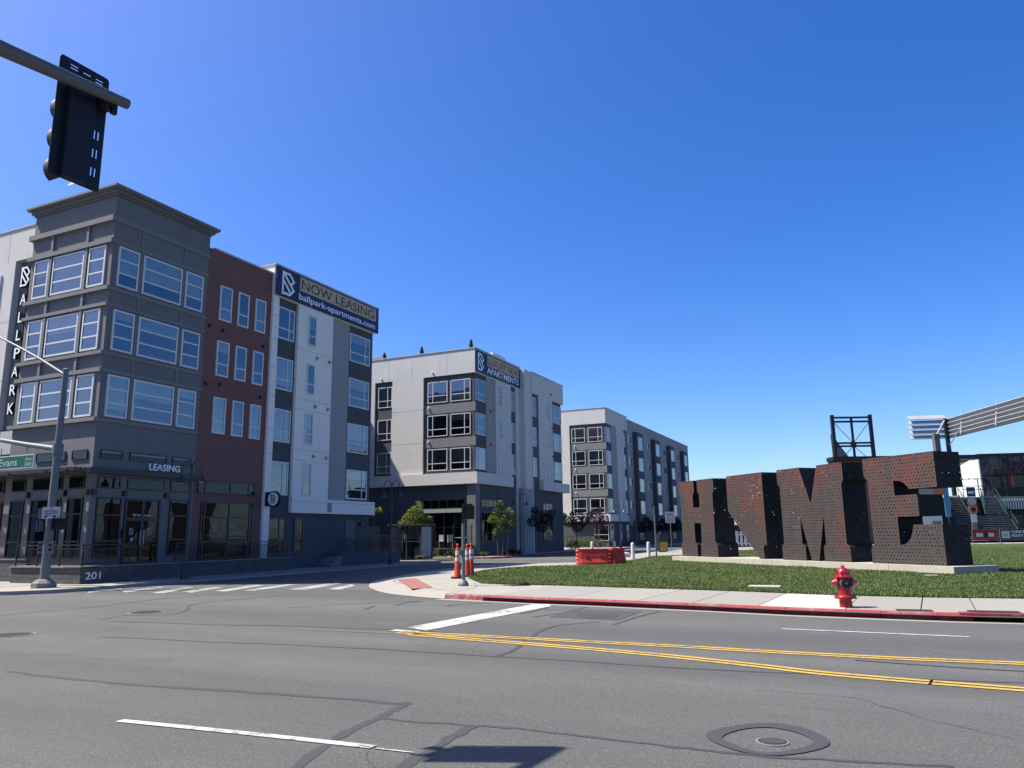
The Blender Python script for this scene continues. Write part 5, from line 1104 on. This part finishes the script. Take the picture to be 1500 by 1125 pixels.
for k in range(6): shrub(62.8+.1*k, .2+.75*k, .55, 1.0, 'leaf_green', ['sunlit hedge shrub nearest the street before the farthest building', 'second sunlit hedge shrub before the farthest building', 'third sunlit hedge shrub before the farthest building', 'fourth sunlit hedge shrub before the farthest building', 'fifth sunlit hedge shrub before the farthest building', 'sunlit hedge shrub farthest from the street before the farthest building'][k], 60+k, 'hedge_shrub', 420, 'hedge before the farthest building')
shrub(66.5, -1.6, .7, 1.1, 'leaf_dark', 'dark round shrub by the street corner of the farthest building', 70); shrub(72, -2.0, .6, .9, 'leaf_green', 'round shrub along the farthest building', 71); shrub(48.5, -1.8, .6, .9, 'leaf_dark', 'dark shrub under the middle building\'s last window', 72); shrub(29.3, .9, .5, .9, 'leaf_dark', 'dark shrub against the planter wall', 73)

# ------------------------------------------------------------------ terrace between the first two buildings
gf_ = thing('glass_fence', 'glass panel fence round the terrace of the middle building', 'fence', (C1.x, C1.y, 0), FR)
for k in range(6): MB().box(31.46, 31.52, -.12+.8*k, -.06+.8*k, .7, 2.5).build('post', 'metal_dark', gf_)
for k in range(5): pane('L', 31.49, -.04+.8*k, .66+.8*k, 0, .8, 2.45, 'glass_clear', gf_)
tw = thing('planter_wall', 'low grey planter wall under the glass fence', 'wall', (C1.x, C1.y, 0), FR); MB().box(31.3, 31.7, -.2, 5.2, .1, .68).build('core', 'stucco_mid', tw); MB().box(31.25, 31.75, -.25, 5.2, .68, .74).build('cap', 'cap_stone', tw)
for k in range(4): shrub(31.1, .5+1.0*k, .38, .75, 'leaf_green', ['planter shrub nearest the corner pillar', 'second planter shrub from the corner pillar', 'third planter shrub from the corner pillar', 'planter shrub next to the metal enclosure'][k], 80+k, n_=260)
def chair(u_, v_, rz, lbl):
    t = thing('patio_chair', lbl, 'chair', uw3(u_, v_, .8), rz, 'white chairs on the terrace'); MB().box(-.24, .24, -.24, .24, .40, .46).build('seat', 'panel_white', t); MB().box(-.24, .24, .20, .25, .46, .95).build('backrest', 'panel_white', t)
    for sx_ in (-.21, .21):
        for sy_ in (-.21, .21): MB().box(sx_-.02, sx_+.02, sy_-.02, sy_+.02, 0, .40).build('leg', 'panel_white', t)
chair(31.95, 1.9, .6, 'white patio chair on the terrace right of the sofa'); chair(31.95, 2.9, -.4, 'white patio chair behind the glass fence'); chair(31.95, 4.0, 2.5, 'white patio chair next to the metal enclosure')
t = thing('patio_table', 'white table under the terrace window', 'table', uw3(31.95, 1.0, .8), FR); MB().box(-.2, .2, -.5, .5, .70, .75).build('top', 'panel_white', t); MB().box(-.04, .04, -.04, .04, 0, .70).build('pedestal', 'metal_dark', t); MB().box(-.15, .15, -.2, .2, 0, .03).build('foot', 'metal_dark', t)
sh_ = thing('bus_shelter', 'steel-framed enclosure with frosted panels on the pavement', 'shelter', (C1.x, C1.y, 0), FR)
for (x, y) in ((25.4, .64), (25.4, 3.06), (26.9, .64), (26.9, 3.06), (25.4, 1.75)): MB().box(x-.05, x+.05, y-.05, y+.05, .12, 2.4).build('post', 'steel_frame', sh_)
MB().box(25.2, 27.1, .45, 3.25, 2.4, 2.52).build('roof', 'steel_frame', sh_); MB().box(25.37, 25.43, .7, 3.0, 1.30, 1.36).build('middle_rail', 'steel_frame', sh_)
for (y0, y1) in ((.72, 1.68), (1.82, 2.98)): MB().box(26.88, 26.92, y0, y1, .3, 2.3).build('frosted_panel', 'frosted', sh_)
for y in (.64, 3.06): MB().box(25.5, 26.8, y-.015, y+.015, .3, 2.3).build('side_panel', 'frosted', sh_)
t = thing('waste_station', 'dark waste station standing inside the metal enclosure', 'bin', uw3(26.0, 1.9, .12), FR); MB().box(-.25, .25, -.35, .35, 0, 1.35).build('body', 'steel_navy', t); MB().box(-.27, -.25, -.2, .2, .9, 1.1).build('hatch', 'metal_dark', t)
t = thing('grill', 'dark hooded grill inside the metal enclosure', 'grill', uw3(26.1, 1.1, .12), FR); MB().box(-.25, .25, -.35, .35, .0, .75).build('cabinet', 'metal_grey', t); MB().lathe([(.25, -.38), (.25, .38)], 14, (0, 0, .85), 'Y').build('hood', 'metal_dark', t)
fn = thing('iron_fence', 'black iron fence in front of the farthest building', 'fence', (C1.x, C1.y, 0), FR)
for k in range(16): MB().box(62.0, 62.04, -1.6+.55*k, -1.56+.55*k, .12, 1.5).build('post', 'metal_dark', fn)
MB().box(62.0, 62.03, -1.6, 6.9, 1.38, 1.42).box(62.0, 62.03, -1.6, 6.9, .3, .34).build('rails', 'metal_dark', fn)

# ------------------------------------------------------------------ unseen shop and trees added across the avenue for the shop windows to mirror
t = thing('opposite_store', 'low brown shop building across the avenue, mirrored in the corner windows', 'building', (-62, 8, 0), .25)
MB().box(-8, 8, -22, 26, 0, 7.5).build('wall', 'brick', t); MB().box(-8.3, 8.3, -22.3, 26.3, 7.5, 8.0).build('roof', 'stucco_mid', t)
for k in range(9): MB().box(7.98, 8.06, -20+5*k, -17+5*k, .8, 3.4).build('window', 'interior', t)
for k, (x, y) in enumerate(((-47, 14), (-46, 22), (-49, 31), (-45, 5))):
    q_ = Vector((x, y))-C1; tree('shade_tree', ['big green tree across the avenue mirrored left in the corner windows', 'second big green tree across the avenue mirrored in the corner windows', 'third big green tree across the avenue mirrored in the corner windows', 'fourth big green tree across the avenue mirrored in the corner windows'][k], q_.dot(UX), q_.dot(WX), [(0, 0, 0, 0, 5.5)], [(0, 0, 6.5, 2.2), (1.6, .5, 5.5, 1.6), (-1.5, -.4, 5.6, 1.7), (.3, 1.4, 5.2, 1.6), (0, -1.5, 5.8, 1.5), (.4, .2, 8.2, 1.3)], 2600, .2, 'leaf_green', 90+k, 'trees across the avenue', .16)
# ------------------------------------------------------------------ ballpark beyond the letters
fence_rz = -.06
def crowd_barrier(x0, x1, y, lbl, mat, txt):
    t = thing('crowd_barrier', lbl, 'barrier', (x0, y, .12), fence_rz, 'banner-covered crowd barriers'); L_ = x1-x0
    MB().tube([(0, 0, .0), (0, 0, 1.45), (L_, 0, 1.45), (L_, 0, 0)], .03, 8).build('frame', 'galv', t)
    for x in (.15, L_-.15): MB().box(x-.03, x+.03, -.3, .3, 0, .04).build('foot', 'galv', t)
    b = MB().box(.05, L_-.05, -.05, -.035, .38, 1.43).build('banner', mat, t); txt(b, L_); return t
def tx_red(b, L_):
    MB().box(.25*L_*.6, L_*.85, -.055, -.05, .72, 1.08).build('strip', 'sign_white', b); MB().box(L_*.42, L_*.62, -.058, -.055, .70, 1.10).build('strip_centre', 'ink', b)
def tx_grey(b, L_):
    MB().box(.18, .95, -.055, -.05, .55, 1.25).build('picture', 'sign_white', b); MB().box(.35, .78, -.058, -.055, .70, .95).build('picture_bag', 'stucco_mid', b)
    text('lettering', 'CLEAR BAG', 'white_letter', b, 'R', -.05, 1.15, 1.05, .004, width=1.7, height=.24, bold=.01); text('lettering', 'POLICY', 'white_letter', b, 'R', -.05, 1.15, .68, .004, width=1.1, height=.24, bold=.01)
crowd_barrier(46.15, 48.6, 78.3, 'crowd barrier with a dark red banner right of the last letter', 'banner_red', tx_red); crowd_barrier(48.85, 52.2, 78.2, 'crowd barrier with a grey CLEAR BAG POLICY banner', 'banner_grey', tx_grey)
crowd_barrier(52.5, 55.6, 78.0, 'crowd barrier with a plain grey banner at the picture edge', 'banner_grey', lambda b, L_: None)
wf = thing('white_fence', 'white picket fence glimpsed between the first two letters', 'fence', (18, 74.5, .12), .1)
for k in range(16): MB().box(.42*k, .42*k+.26, -.03, 0, .2, 1.6).build('picket', 'panel_white', wf)
MB().box(0, 6.8, .0, .04, .4, .5).box(0, 6.8, 0, .04, 1.2, 1.3).build('rails', 'panel_white', wf); MB().box(-.5, 7.5, .4, .6, .1, 2.2).build('backing', 'steel_navy', wf)
def stair(name, lbl, x0b, x1b, x0t, x1t, yb, yt, zb, zt, n_, mids=1):
    t = thing(name, lbl, 'stairs', (0, 0, 0))
    for k in range(n_):
        a = k/n_; z = zb+(zt-zb)*(k+1)/n_; y = yb+(yt-yb)*a; dy = (yt-yb)/n_; l = x0b+(x0t-x0b)*a; r = x1b+(x1t-x1b)*a
        st = MB().box(l, r, y, y+dy+.05, z-.07, z).build('tread', 'tread', t)
    MB().quad((x0b, yb+.08, zb-.1), (x1b, yb+.08, zb-.1), (x1t, yt+.08, zt-.1), (x0t, yt+.08, zt-.1)).build('riser_sheet', 'stairdark', t)
    xs_ = [(x0b-.08, x0t-.08), (x1b+.08, x1t+.08)]+[(x0b+(x1b-x0b)*(m_+1)/(mids+1), x0t+(x1t-x0t)*(m_+1)/(mids+1)) for m_ in range(mids)]
    for i, (xb, xt) in enumerate(xs_):
        mt = 'steel_green' if i < 2 else 'metal_dark'
        MB().tube([(xb, yb, zb+1.0), (xt, yt, zt+1.0)], .05 if i < 2 else .025, 6).build('handrail', mt, t)
        if i < 2:
            MB().tube([(xb, yb, zb+.02), (xt, yt, zt+.02)], .13, 6).build('stringer', mt, t)
            for k in range(9): a = k/8; MB().box(xb+(xt-xb)*a-.02, xb+(xt-xb)*a+.02, yb+(yt-yb)*a-.02, yb+(yt-yb)*a+.02, zb+(zt-zb)*a, zb+(zt-zb)*a+1.0).build('baluster', mt, t)
    return t
stair('stadium_stairs', 'narrow grey stadium stairs with green rails, left flight', 48.4, 51.0, 52.1, 53.4, 84, 92.5, .2, 5.5, 26)
stair('stadium_stairs', 'wide lower flight of grey stadium stairs with green rails', 52.0, 56.0, 53.0, 56.9, 85.5, 89, .2, 3.0, 14, 2); stair('stadium_stairs', 'upper flight of grey stadium stairs with green rails', 54.8, 57.1, 57.2, 58.8, 89.5, 94, 3.0, 5.5, 14)
dk = thing('stadium_deck', 'raised stadium deck with dark shops beneath and a steel rail', 'deck', (0, 0, 0))
MB().box(58.9, 80, 94.2, 112, 5.15, 5.45).build('slab', 'tread', dk); MB().box(44, 58.9, 94.4, 112, 5.15, 5.44).build('slab', 'tread', dk); MB().box(59.2, 80, 95.2, 111, .1, 5.15).build('shop_wall', 'stairdark', dk)
for k in range(40): MB().box(58.95+.32*k, 59.13+.32*k, 94.10, 94.2, 3.9, 5.15).build('cladding_rib', 'alu', dk)
MB().box(58.9, 72, 94.2, 94.25, 3.9, 5.15).build('cladding', 'metal_grey', dk)
for k in range(4): pane('R', 95.18, 60.2+3*k, 62.6+3*k, 0, .4, 3.2, 'glass_store', dk, 'shop_window')
MB().tube([(58.9, 94.3, 6.55), (72, 94.3, 6.55)], .04, 6).build('deck_rail', 'steel_navy', dk); MB().tube([(58.9, 94.3, 6.1), (72, 94.3, 6.1)], .03, 6).build('deck_rail', 'steel_navy', dk)
for k in range(9): MB().box(58.9+1.5*k, 58.96+1.5*k, 94.27, 94.33, 5.45, 6.55).build('rail_post', 'steel_navy', dk)
for k in range(8): MB().box(59.05+1.5*k, 60.3+1.5*k, 94.29, 94.31, 5.55, 6.5).build('rail_panel', 'stairdark', dk)
for k in range(7): MB().box(45+2*k, 45.15+2*k, 94.5, 94.65, .1, 5.15).build('column', 'steel_navy', dk)
bar = thing('stadium_bar', 'bar building with weathered dark boards and painted signs on the deck', 'building', (58.4, 95.6, 5.45), -.16)
bw = MB(); bw.box(0, 22, 0, 9, 0, 5.15); bw.build('wall', 'mural', bar); MB().box(-.25, 22, -.35, 9.2, 5.15, 5.35).build('roof', 'steel_navy', bar)
sd = MB(); sd.v = [(-.02, -.1, 0), (-.02, 9, 0), (-.02, 9, 3.9), (-.02, -.1, 5.15)] + [(-.15, -.1, 0), (-.15, 9, 0), (-.15, 9, 3.9), (-.15, -.1, 5.15)]; sd.f = [(0, 1, 2, 3), (7, 6, 5, 4), (0, 3, 7, 4), (1, 5, 6, 2), (3, 2, 6, 7), (0, 4, 5, 1)]; sd.build('side_wall', 'panel_white', bar, fix=True)
text('painted_lettering', 'Good', 'rust_sign', bar, 'R', 0, .95, 3.95, .012, width=.95, height=.45); text('painted_lettering', 'Hops', 'rust_sign', bar, 'R', 0, 1.35, 3.35, .012, width=1.0, height=.5)
text('painted_lettering', 'BAR', 'red_sign', bar, 'R', 0, 3.0, 3.25, .012, width=4.4, height=1.2, bold=.02)
dw = window(bar, 'R', 0, 1.15, 2.25, .05, 2.6, (), (.3,), 'steel_navy', 'glass_store', .12, .08, name='door'); window(bar, 'R', 0, 3.6, 8.0, 1.2, 2.5, (.33, .66), (), 'metal_grey', 'glass_store', .10, .08)
MB().box(.9, 9, -1.0, 0, 2.75, 2.9).build('awning', 'steel_navy', bar); MB().box(3.0, 3.35, -.05, 0, .9, 2.7).build('poster', 'banner_red', bar); MB().box(3.4, 3.55, -.05, 0, .9, 2.7).build('poster', 'panel_pale', bar)
ls = thing('string_light_post', 'steel post with string lights beside the bar', 'light post', (56.6, 93.5, 5.45)); MB().tube([(0, 0, 0), (0, 0, 2.2)], .06, 8).build('post', 'steel_navy', ls); MB().tube([(-2.2, 0, 2.1), (0, 0, 2.15), (3, 0, 2.2)], .03, 6).build('cable', 'steel_navy', ls)
for k in range(6): MB().lathe([(.03, .1), (.07, .0), (.05, -.08)], 8, (-1.8+.75*k, 0, 2.12)).build('bulb', 'metal_dark', ls)
MB().tube([(-1.6, .5, 0), (-1.6, .5, 1.3), (.9, .5, 1.3), (.9, .5, 0)], .05, 6).tube([(-1.6, .5, .9), (.9, .5, .9)], .04, 6).build('gate_frame', 'steel_navy', ls)
sp = thing('sign_column', 'tall sign column with round and orange logo panels by the stairs', 'sign', (50.2, 84.5, .12), -.1)
MB().box(-.25, .25, -.1, .1, 0, 4.0).build('column', 'metal_grey', sp); MB().box(-.45, .45, -.14, -.1, 4.95, 6.0).build('panel', 'banner_navy', sp); MB().box(-.3, .3, -.16, -.14, 5.3, 5.55).build('panel_print', 'sign_white', sp)
MB().lathe([(.42, -.15), (.42, -.1)], 22, (0, 0, 4.45), 'Y').build('round_panel', 'frosted', sp); MB().box(-.45, .45, -.13, -.1, 4.0, 4.9).build('panel', 'metal_grey', sp); MB().box(-.45, .45, -.16, -.1, 3.2, 3.95).build('orange_panel', 'panel_orange', sp); MB().lathe([(.26, -.18), (.26, -.16)], 18, (0, 0, 3.57), 'Y').build('badge', 'ink', sp); MB().box(-.30, .30, -.13, -.1, 2.2, 3.1).build('notice', 'sign_white', sp)
gs = thing('grandstand', 'stadium block behind the letters with pale wall and orange panel', 'building', (0, 0, 0))
MB().box(35.9, 45.4, 85.5, 87, .1, 9.3).build('wall', 'rust_plain', gs); MB().box(35.75, 52.5, 85.1, 87, 9.3, 9.75).build('roof_beam', 'steel_navy', gs); MB().box(45.4, 47.2, 86, 92, .1, 9.3).build('stair_core', 'steel_green', gs)
MB().box(43.2, 45.0, 82.2, 82.4, 5.2, 6.2).build('pale_panel', 'panel_pale', gs); MB().box(45.02, 46.0, 82.2, 82.4, 5.2, 6.2).build('orange_panel', 'panel_orange', gs); MB().box(46.02, 46.5, 82.2, 82.4, 2.9, 6.2).build('blue_panel', 'panel_blue', gs); MB().box(42.5, 45.5, 82.2, 85.0, .1, 3.1).build('ticket_booth', 'panel_white', gs); MB().box(44.4, 45.3, 82.1, 82.2, 1.5, 2.45).build('booth_window', 'metal_grey', gs); MB().box(47.6, 49.5, 93, 100, 5.4, 9.0).build('rear_hall', 'panel_white', gs)
for x in (42.8, 46.4): MB().box(x-.08, x+.08, 82.4, 82.55, .1, 6.2).build('panel_post', 'steel_navy', gs)
sb = thing('scoreboard_frame', 'open dark steel scoreboard frame standing on the stadium roof', 'scoreboard', (36.25, 85.6, 9.75), .0)
for x in (0, 4.3): MB().box(x-.17, x+.17, -.17, .17, 0, 4.75).build('column', 'steel_navy', sb)
MB().box(2.05, 2.25, -.12, .12, 0, 4.4).build('column', 'steel_navy', sb)
for z in (4.45, 3.98, 1.55, 1.20): MB().box(.1, 4.2, -.12, .12, z-.10, z+.10).build('beam', 'steel_navy', sb)
for (a, b, c_, d_) in ((.15, 3.9, 2.1, 1.6), (4.15, 3.9, 2.2, 1.6), (.9, .0, 2.1, 1.2), (3.4, 0, 2.2, 1.2)): MB().tube([(a, 0, b), (c_, 0, d_)], .035, 6).build('brace', 'steel_navy', sb)
MB().box(1.9, 2.4, -.2, .2, 1.15, 1.65).build('gusset', 'steel_navy', sb)
fd = MB(); fd.v = [(.2, 1.2, 0), (2.1, 1.2, 0), (1.2, 1.2, 1.3), (.4, 1.2, 2.7), (.15, 1.2, 2.7)] + [(.2, 1.35, 0), (2.1, 1.35, 0), (1.2, 1.35, 1.3), (.4, 1.35, 2.7), (.15, 1.35, 2.7)]; fd.f = [(0, 1, 2, 3, 4), (9, 8, 7, 6, 5)]+[(i, (i+1) % 5, 5+(i+1) % 5, 5+i) for i in range(5)]; fd.build('mesh_backing', 'panel_pale', sb, fix=True)
lc = thing('louvre_canopy', 'silver louvred shade canopy on a steel post above the stadium', 'canopy', (0, 0, 0))
PA_ = [(47.3, 90.2), (51.4, 89.6)]; PB_ = [(51.4, 89.6), (50.4, 73.6), (50.0, 66)]
for k in range(5):
    z = 12.35+k*.62
    a, b = Vector(PA_[0]), Vector(PA_[1]); dv = b-a; MB().obox((*((a+b)/2), z-.03*k), (dv.length/2, .33, .04), math.atan2(dv.y, dv.x), ('X', .8)).build('louvre', 'alu', lc)
    a, b = Vector(PB_[0]), Vector(PB_[2]); dv = b-a; MB().obox((*((a+b)/2), 12.3+.47*k), (dv.length/2, .26, .035), math.atan2(dv.y, dv.x), ('X', -.75)).build('louvre', 'alu', lc)
for f_ in (.15, .45, .75):
    p = Vector(PB_[0]).lerp(Vector(PB_[2]), f_); MB().tube([(p.x-.3, p.y, 12.2), (p.x+.2, p.y, 14.9)], .07, 6).build('rib', 'alu', lc)
MB().box(50.9, 51.25, 88.9, 89.3, 5.4, 14.4).build('post', 'steel_navy', lc); MB().box(49.4, 50.0, 88.8, 89.4, 9.7, 12.6).build('pier', 'metal_grey', lc); MB().tube([(51.1, 89, 11.2), (51.0, 86, 13)], .06, 6).build('strut', 'alu', lc); MB().tube([(50.9, 89, 14.2), (49.8, 89, 12.5)], .1, 6).build('strut', 'alu', lc)
print('objects', len(bpy.data.objects))
